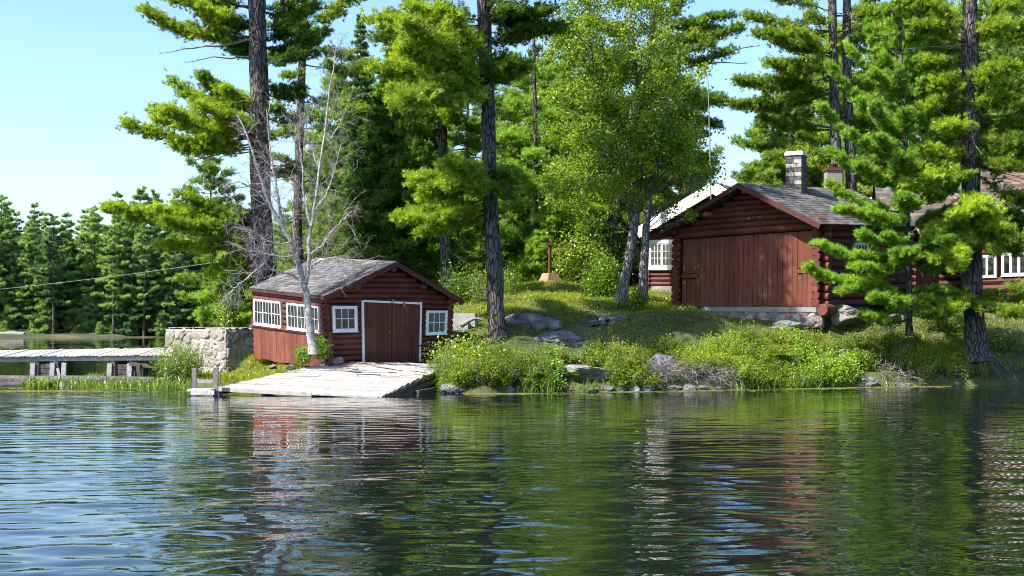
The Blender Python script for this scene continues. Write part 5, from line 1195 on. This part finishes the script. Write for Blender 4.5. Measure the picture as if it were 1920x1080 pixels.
tip = np.stack([cx[kk] + np.cos(a) * rr, cy[kk] + np.sin(a) * rr, cz[kk] + ht[kk] * (1.08 - .5 * (rr / .52 / big[kk]) ** 2) * rng.uniform(.75, 1.1, len(kk))], -1) + rng.normal(0, .06, (len(kk), 3))
mb.sticks(b0, tip, .009, .004, 3, .5, 1)
gap = rng.random(nc) < .1
per = 40; k2 = np.repeat(np.arange(len(kk)), per); u = rng.uniform(.25, 1.03, len(k2))
pos = lerp(b0[k2], tip[k2], u[:, None]) + rng.normal(0, .065, (len(k2), 3))
ok = ~gap[kk[k2]] | (rng.random(len(k2)) < .18); pos, k2, u = pos[ok], k2[ok], u[ok]
cl = np.clip(.5 + .42 * vnoise(np.stack([cx * .55, cy * .55, cx * 0], -1), 55) + rng.normal(0, .13, nc), 0, 1)
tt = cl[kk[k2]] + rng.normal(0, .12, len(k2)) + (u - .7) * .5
alt = (vnoise(np.stack([cx * .45, cy * .45, cx * 0 + 5], -1), 57) + rng.normal(0, .15, nc) > .22)[kk[k2]]
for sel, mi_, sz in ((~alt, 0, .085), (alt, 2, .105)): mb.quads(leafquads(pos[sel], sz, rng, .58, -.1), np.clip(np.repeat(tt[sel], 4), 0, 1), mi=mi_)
stuff(mb.build('shoreline_shrubs', [M['shrub'], M['stick'], M['bushleaf']]), 'dense low yellow green shrubs covering the bank above the waterline', 'shrubs')
# grey bare twigs hanging over the waterline
mb = MB(); n = 2600; wx = np.concatenate([rng.uniform(-2.2, -.6, 700), rng.normal(5.2, .5, 1000), rng.uniform(6, 8, 500), rng.uniform(13.5, 17, 400)]); wy = np.interp(wx, SHORE[::-1][14:24, 0] if False else [-2.2, 0, 2.5, 6.3, 10.3, 13.5, 18.9], [46.4, 46.6, 47.3, 48.4, 49.9, 51.1, 52.3]) + rng.uniform(.0, .7, n)
b = np.stack([wx, wy, height(wx, wy) + rng.uniform(0, .45, n)], -1); d = nrm(np.stack([rng.normal(0, .5, n), -.6 + rng.normal(0, .4, n), rng.normal(.1, .5, n)], -1))
mb.sticks(b, b + d * rng.uniform(.15, .5, (n, 1)), .007, .004, 3); stuff(mb.build('bare_twigs', M['stick']), 'grey bare twigs hanging over the rocks at the waterline', 'twigs')

# ---- grass and ground cover
def blades(n, xr, yr, cond, hlo, hhi, W, seed, tintf, mb, lean=.35):
    rng = rs(seed); x = rng.uniform(*xr, n); y = rng.uniform(*yr, n); k = cond(x, y, rng); x, y = x[k], y[k]; n = len(x)
    P = np.stack([x, y, height(x, y) - .02], -1); h = rng.uniform(hlo, hhi, n) * (.8 + .4 * vnoise(np.stack([x, y, x * 0], -1), seed))
    d = nrm(np.stack([rng.normal(0, lean, n), rng.normal(0, lean, n), np.ones(n)], -1)); s = nrm(np.cross(d, rng.normal(0, 1, (n, 3)))) * W / 2
    m = P + d * h[:, None] * .6; bend = nrm(d + np.stack([rng.normal(0, .5, n), rng.normal(0, .5, n), np.zeros(n)], -1)); t = m + bend * h[:, None] * .45
    tt = np.clip(np.repeat(tintf(x, y, rng), 4), 0, 1)
    mb.quads(np.stack([P + s, P - s, m - s * .8, m + s * .8], 1), tt); mb.tris(np.stack([m + s * .8, m - s * .8, t], 1), np.clip(np.repeat(tintf(x, y, rng), 3), 0, 1))
mb = MB()
nz = lambda x, y, q, s_: vnoise(np.stack([x * q, y * q, x * 0], -1), s_)
blades(90000, (-2.5, 11), (50, 72), lambda x, y, r: (shore_dist(x, y) > 3.6 + 2.6 * r.random(len(x))) & (nz(x, y, .9, 61) + r.normal(0, .22, len(x)) > -.12) & ~((x > 6.5) & (x < 13.5) & (y > 53.9 + np.maximum(0, 12.2 - x) * .57) & (y < 63)) & ~((x > 6.9) & (y > 57) & (x < 7.2)), .08, .26, .022, 901, lambda x, y, r: .66 - .3 * sstep(57, 54, y) + .3 * nz(x, y, .6, 62) + r.normal(0, .15, len(x)), mb)  # slope grass tinted darker, for mossy growth and in place of tree shade
blades(30000, (-.5, 9), (57, 68), lambda x, y, r: nz(x, y, 1.2, 63) > -.2, .06, .2, .025, 902, lambda x, y, r: .75 + .2 * nz(x, y, .6, 64) + r.normal(0, .12, len(x)), mb)
blades(16000, (-13, -6), (48.2, 54), lambda x, y, r: (shore_dist(x, y) > .15) & (x < -5.2 - (y - 48) * .7), .12, .34, .022, 903, lambda x, y, r: .6 + r.normal(0, .15, len(x)), mb)
blades(26000, (11, 24), (51.5, 66), lambda x, y, r: (shore_dist(x, y) > 1.0) & (nz(x, y, .8, 65) > -.3), .08, .25, .026, 904, lambda x, y, r: .5 + r.normal(0, .18, len(x)), mb)
blades(9000, (-13.5, -9.5), (56, 70), lambda x, y, r: shore_dist(x, y) > .5, .1, .35, .03, 905, lambda x, y, r: .7 + r.normal(0, .15, len(x)), mb)
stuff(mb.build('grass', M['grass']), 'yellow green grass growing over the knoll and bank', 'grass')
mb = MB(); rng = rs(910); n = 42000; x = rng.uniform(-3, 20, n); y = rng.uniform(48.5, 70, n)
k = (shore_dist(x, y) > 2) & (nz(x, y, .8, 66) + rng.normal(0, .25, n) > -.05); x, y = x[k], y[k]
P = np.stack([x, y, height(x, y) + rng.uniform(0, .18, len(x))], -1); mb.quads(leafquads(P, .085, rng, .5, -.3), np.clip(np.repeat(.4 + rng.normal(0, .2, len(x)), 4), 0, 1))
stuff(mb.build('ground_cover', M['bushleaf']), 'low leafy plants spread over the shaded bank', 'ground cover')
# reeds along the waterline, and water plants left
mb = MB(); rng = rs(920)
def reeds(n, xs, ys, h, W, seed, lean=.22):
    rng = rs(seed); x, y = xs(rng, n), ys(rng, n)
    if callable(y): y = y(x)
    P = np.stack([x, y, np.full(n, -.05)], -1); P[:, 2] = np.maximum(-.05, height(x, y) - .03); hh = rng.uniform(.5, 1, n) * h
    d = nrm(np.stack([rng.normal(0, lean, n), rng.normal(0, lean, n), np.ones(n)], -1)); s = nrm(np.cross(d, rng.normal(0, 1, (n, 3)))) * W / 2
    m = P + d * hh[:, None] * .6; t = m + nrm(d + rng.normal(0, .35, (n, 3))) * hh[:, None] * .45
    tt = np.clip(.55 + rng.normal(0, .2, n), 0, 1)
    mb.quads(np.stack([P + s, P - s, m - s, m + s], 1), np.repeat(tt, 4)); mb.tris(np.stack([m + s, m - s, t], 1), np.repeat(tt, 3))
edge_y = lambda x: np.interp(x, [-2, 0, 2.5, 6.3, 10.3, 13.5, 15.7, 18.9], [46.1, 46.4, 47.1, 48.2, 49.7, 50.9, 51.7, 52.1])
for c, w, n, h in ((.75, .25, 60, .45), (1.35, .2, 60, .55), (2.75, .25, 50, .45), (9.2, .35, 75, .62), (10.5, .3, 90, .78), (8.1, .25, 35, .45), (14.1, .25, 35, .45), (12.0, .3, 25, .4)):
    reeds(n, lambda r, k, c=c, w=w: r.normal(c, w, k), lambda r, k: (lambda x: edge_y(x) + r.uniform(-.15, .3, k)), h, .026, 921 + int(c * 10))
stuff(mb.build('reeds', M['reed']), 'thin green reeds standing in the water along the bank', 'reeds')
mb = MB(); 
def water_plants(n, px0, px1, D0, D1, h, seed, W=.05):
    rng = rs(seed); D = rng.uniform(D0, D1, n); x = (rng.uniform(px0, px1, n) - CX) * D / F
    q = vnoise(np.stack([x * 1.3, D * 1.3, x * 0], -1), 12) + rng.normal(0, .15, n); k = q > -.12; x, D, q = x[k], D[k], q[k]; n = len(x)
    P = np.stack([x, D, np.full(n, -.03)], -1); hh = h * rng.uniform(.5, 1.1, n) * (.75 + .6 * np.clip(q, 0, 1))
    d = nrm(np.stack([rng.normal(0, .28, n), rng.normal(0, .28, n), np.ones(n)], -1)); s = nrm(np.cross(d, rng.normal(0, 1, (n, 3)))) * W / 2
    m = P + d * hh[:, None] * .65; t = m + nrm(d + rng.normal(0, .4, (n, 3))) * hh[:, None] * .45
    tt = np.clip(.5 + rng.normal(0, .2, n), 0, 1)
    mb.quads(np.stack([P + s * .4, P - s * .4, m - s, m + s], 1), np.repeat(tt, 4)); mb.tris(np.stack([m + s, m - s, t], 1), np.repeat(tt, 3))
water_plants(240, 48, 112, 49.5, 52, .42, 931, .09); water_plants(420, 120, 300, 49.5, 53.5, .32, 932); water_plants(700, 205, 330, 48.6, 52.5, .42, 933, .035); water_plants(420, 290, 365, 47.2, 50.5, .5, 934, .025); water_plants(160, 160, 200, 57.5, 59, .25, 935)
stuff(mb.build('water_plants', M['reed']), 'green pickerel leaves standing in shallow water left of the ramp', 'water plants')
# lily leaves and algae floating
mb = MB(); rng = rs(940)
def pads(x, y, r0, r1):
    n = len(x); th = np.linspace(.25, 6.03, 7); r = rng.uniform(r0, r1, n); z = rng.uniform(.004, .012, n)
    V = np.stack([x[:, None] + np.cos(th + rng.uniform(0, 6, (n, 1))) * r[:, None] * rng.uniform(.8, 1.2, (n, 7)), y[:, None] + np.sin(th) * r[:, None], np.repeat(z[:, None], 7, 1)], -1)
    mb.add(V.reshape(-1, 3), np.arange(n * 7).reshape(n, 7), np.repeat(np.clip(.5 + rng.normal(0, .25, n), 0, 1), 7))
x = rng.uniform(-1.5, 17, 5200); y = edge_y(x) - np.abs(rng.normal(.25, .42, len(x))) - .1; k = nz(x, y * 3, .8, 71) + rng.normal(0, .25, len(x)) > -.1; pads(x[k], y[k], .03, .11)
D = rng.uniform(46.2, 50.5, 4200); x = (rng.uniform(-30, 360, len(D)) - CX) * D / F; k = nz(x, D * 4, .5, 72) + rng.normal(0, .25, len(x)) > .05; pads(x[k], D[k], .03, .11)
D = rng.uniform(178, 194, 900); x = (rng.uniform(-60, 420, len(D)) - CX) * D / F; k = nz(x * .1, D * .8, .5, 73) > .0; pads(x[k], D[k], .2, .6)
D = rng.uniform(120, 150, 500); x = (rng.uniform(60, 300, len(D)) - CX) * D / F; k = nz(x * .1, D * .8, .5, 74) > .15; pads(x[k], D[k], .15, .4)
stuff(mb.build('lily_leaves', M['lily']), 'small yellow green leaves floating in mats along the shores', 'floating leaves')

# ---------------------------------------------------------------- rocks and wood on the bank
def rock_mesh(c, r, seed):
    nu, nv = 56, 34; u, v = np.meshgrid(np.linspace(0, 2 * np.pi, nu), np.linspace(0, np.pi, nv))
    d = np.stack([np.cos(u) * np.sin(v), np.sin(u) * np.sin(v), np.cos(v)], -1)
    rg = rs(seed); pl_ = nrm(rg.normal(0, 1, (17, 3))); k = rg.uniform(.55, .98, 17)
    dd = np.maximum(1e-3, d @ pl_.T); rad = np.min(np.where(dd > .05, k / dd, 9), -1); rad = np.minimum(rad, 1.1)
    rad = rad * (1 + .10 * fbm(d * 2.5, seed, 4) + .05 * fbm(d * 9, seed + 9, 3)); P = np.array(c, float) + d * rad[..., None] * np.array(r)
    mb = MB(); mb.add(P, grid_faces(nv, nu)); return mb
def rock(label, c, r, seed, mat='rock', name='rock', cat='rock', group=None):
    o = rock_mesh(c, r, seed).build(name, M[mat], None); tag(o, label, cat, group); return o
def rk(px, py, D, *a, **k): return at(px, py, D)
rock('broad pale rock slab sloping out of the shrubs behind the ferns', at(1098, 704, 48.3), (1.15, 1.0, .5), 1001)
rock('large dark boulder draped with bare twigs at the waterline', at(1240, 700, 49.0), (.75, .6, .62), 1002, 'darkrock', 'boulder', 'boulder')
rock('grey triangular rock at the waterline under the young pine', at(1627, 716, 51.0), (.42, .35, .24), 1003)
rock('low flat rock right of the triangular rock at the waterline', at(1683, 722, 51.3), (.55, .3, .13), 1004)
rock('flat grey ledge upper left on the shaded bank beside the centre trunk', at(995, 612, 52.6), (1.1, .9, .45), 1005, 'darkrock')
rock('large grey ledge on the shaded bank below the stone steps', at(1050, 640, 51.4), (.85, .7, .5), 1006, 'darkrock')
rock('pale patchy rock poking from shrubs on the right bank', at(1575, 664, 52.0), (.32, .3, .2), 1007)
rock('small white rock among shrubs below the cabin corner', at(1524, 634, 52.9), (.3, .28, .2), 1008)
rock('flat grey rock sheet below the cabin stone footing', at(1478, 612, 53.6), (.8, .5, .22), 1009)
rock('outcrop of bare rock beneath the cabin right corner', at(1590, 592, 55.5), (1.0, .7, .45), 1010)
rock('rounded rock on the sunlit bank left of the young pine foot', at(1678, 601, 54.5), (.42, .35, .25), 1011)
rock('dark rock showing through the mound grass below the iron post', at(1012, 560, 64.0), (.5, .4, .2), 1012)
rock('small flat stone in the mound grass', at(1050, 566, 62.5), (.45, .4, .17), 1013)
rng = rs(1050)
for i, (px, w) in enumerate(((1140, .22), (1165, .25), (1188, .3), (1215, .3), (1262, .34), (1290, .3), (1110, .18), (1320, .25), (1350, .2))):
    D = float(edge_y(np.array([(px - CX) * 48.3 / F]))[()]) + .1
    rock('small dark rock in the row at the waterline below the twig draped boulder', at(px, 0, D) * [1, 1, 0] + UP * .05, (w, w * .8, w * rng.uniform(.45, .75)), 1060 + i, 'darkrock', group='small dark rocks below the boulder')
for i, (px, w) in enumerate(((850, .5), (905, .45), (955, .2))):
    D = 46.6; rock(['dark shore rock under the overhanging shrub right of the ramp', 'shore rock between the ramp and the bleached branch', 'small rock by the bleached branch'][i], at(px, 0, D) * [1, 1, 0] + UP * .08, (w, w * .7, .24), 1080 + i, 'darkrock')
for i, (px, py, w) in enumerate(((510, 688, .2), (545, 688, .22), (630, 676, .28), (1735, 722, .25), (1790, 720, .22))):
    rock(['grey stone in the grass below the skirt boards', 'grey stone at the ramp left edge', 'flat stone at the foot of the birch bushes', 'flat shore stone left of the exposed roots', 'shore stone under the exposed roots'][i], at(px, py, 48.0 if px < 700 else 51.9), (w, w * .8, w * .5), 1090 + i)
rock('dark sloping rock face between the two shaded ledges', at(1022, 612, 52.6), (.7, .6, .4), 1014, 'darkrock')
rock('low dark ledge at the top left of the shaded bank', at(960, 607, 53.0), (.6, .5, .25), 1015, 'darkrock')
rock('dark slab below the stone steps on the shaded bank', at(1105, 648, 51.0), (.55, .45, .28), 1016, 'darkrock')
ss = thing('stone_steps', 'rough grey stone steps climbing the shaded bank', 'steps', at(1140, 610, 53.5))
for k, (px, py, D, w) in enumerate(((1130, 640, 52.2, .5), (1122, 622, 52.8, .55), (1130, 608, 53.5, .6), (1150, 597, 54.2, .62))):
    c = at(px, py, D)
    for q in range(3): rock_mesh(c + np.array([(q - 1) * w * .62, .03 * q, rs(k * 3 + q).normal(0, .02)]), (w * .42, .34, .16), 1100 + k * 3 + q).build('step', M['rock'], ss)
mb = MB(); P = bez([(988, 732, 46.8), (978, 714, 46.9), (966, 698, 47), (955, 686, 47.1)], 10); mb.tube(P, np.linspace(.055, .03, 10), 7); tag(mb.build('bleached_branch', M['deadwood'], None, True), 'bleached bare branch leaning out of shrubs at the waterline', 'branch')
mb = MB(); P = bez([(1000, 573, 60), (1030, 573, 60), (1078, 572, 60)], 10); P[:, 2] += .05; mb.tube(P, .07, 8); tag(mb.build('fallen_log', M['bark_thin'], None, True), 'thin fallen log lying on the sunlit lawn below the mound', 'log')
mb = MB(); P = bez([(864, 612, 52.5), (876, 604, 52.5), (890, 596, 52.6), (905, 600, 52.6)], 10); mb.tube(P, np.linspace(.09, .04, 10), 7, .5, .1); tag(mb.build('driftwood', M['deadwood'], None, True), 'twisted grey driftwood lying before the retaining wall', 'driftwood')
mb = MB(); mb.tube(np.array([g(x_, y_, 197) for x_, y_ in ((-10, 629), (20, 626), (45, 628))]), .35, 7, .5, .1); tag(mb.build('stranded_log', M['deadwood'], None, True), 'pale stranded log at the far waterline, far left', 'log')

# ---------------------------------------------------------------- camera, light, sky
cam = bpy.data.cameras.new('camera'); co = bpy.data.objects.new('camera', cam); C.objects.link(co)
co.location = (0, 0, HC); co.rotation_euler = (math.pi / 2, 0, 0)
cam.sensor_width = 36; cam.lens = 36 * F / 1920; cam.shift_y = (HZ - 540) / 1920; cam.clip_end = 5000; cam.clip_start = .1
SC.camera = co
EL, AZ = math.radians(49), (-.9, -.436)
w = bpy.data.worlds.new('World'); SC.world = w; w.use_nodes = True; nt = w.node_tree; nt.nodes.clear()
sky = nt.nodes.new('ShaderNodeTexSky'); sky.sky_type = 'NISHITA'; sky.sun_disc = False
sky.sun_elevation = EL; sky.sun_rotation = math.atan2(AZ[0], AZ[1]) % (2 * math.pi)
sky.air_density = 1.0; sky.dust_density = 1.4; sky.ozone_density = 3.0
bg = nt.nodes.new('ShaderNodeBackground'); bg.inputs[1].default_value = .115
ow = nt.nodes.new('ShaderNodeOutputWorld'); hs = nt.nodes.new('ShaderNodeHueSaturation'); hs.inputs['Saturation'].default_value = 1.14; nt.links.new(sky.outputs[0], hs.inputs['Color']); nt.links.new(hs.outputs[0], bg.inputs[0]); nt.links.new(bg.outputs[0], ow.inputs[0])
sl = bpy.data.lights.new('sun', 'SUN'); sl.energy = 4.6; sl.angle = math.radians(.5); sl.color = (1, .95, .86)
so = bpy.data.objects.new('sun', sl); C.objects.link(so)
from mathutils import Vector
dirv = Vector((AZ[0] * math.cos(EL), AZ[1] * math.cos(EL), math.sin(EL))); so.rotation_euler = dirv.to_track_quat('Z', 'Y').to_euler(); so.location = (-30, 20, 60)
SC.view_settings.view_transform = 'Standard'; SC.view_settings.look = 'None'; SC.view_settings.exposure = 1.42; SC.view_settings.gamma = 1
SC.cycles.max_bounces = 6; SC.cycles.diffuse_bounces = 3; SC.cycles.glossy_bounces = 3; SC.cycles.transmission_bounces = 2; SC.cycles.caustics_reflective = False; SC.cycles.caustics_refractive = False
SC.cycles.use_denoising = True; SC.cycles.denoising_prefilter = 'FAST'; SC.cycles.filter_width = 1.05
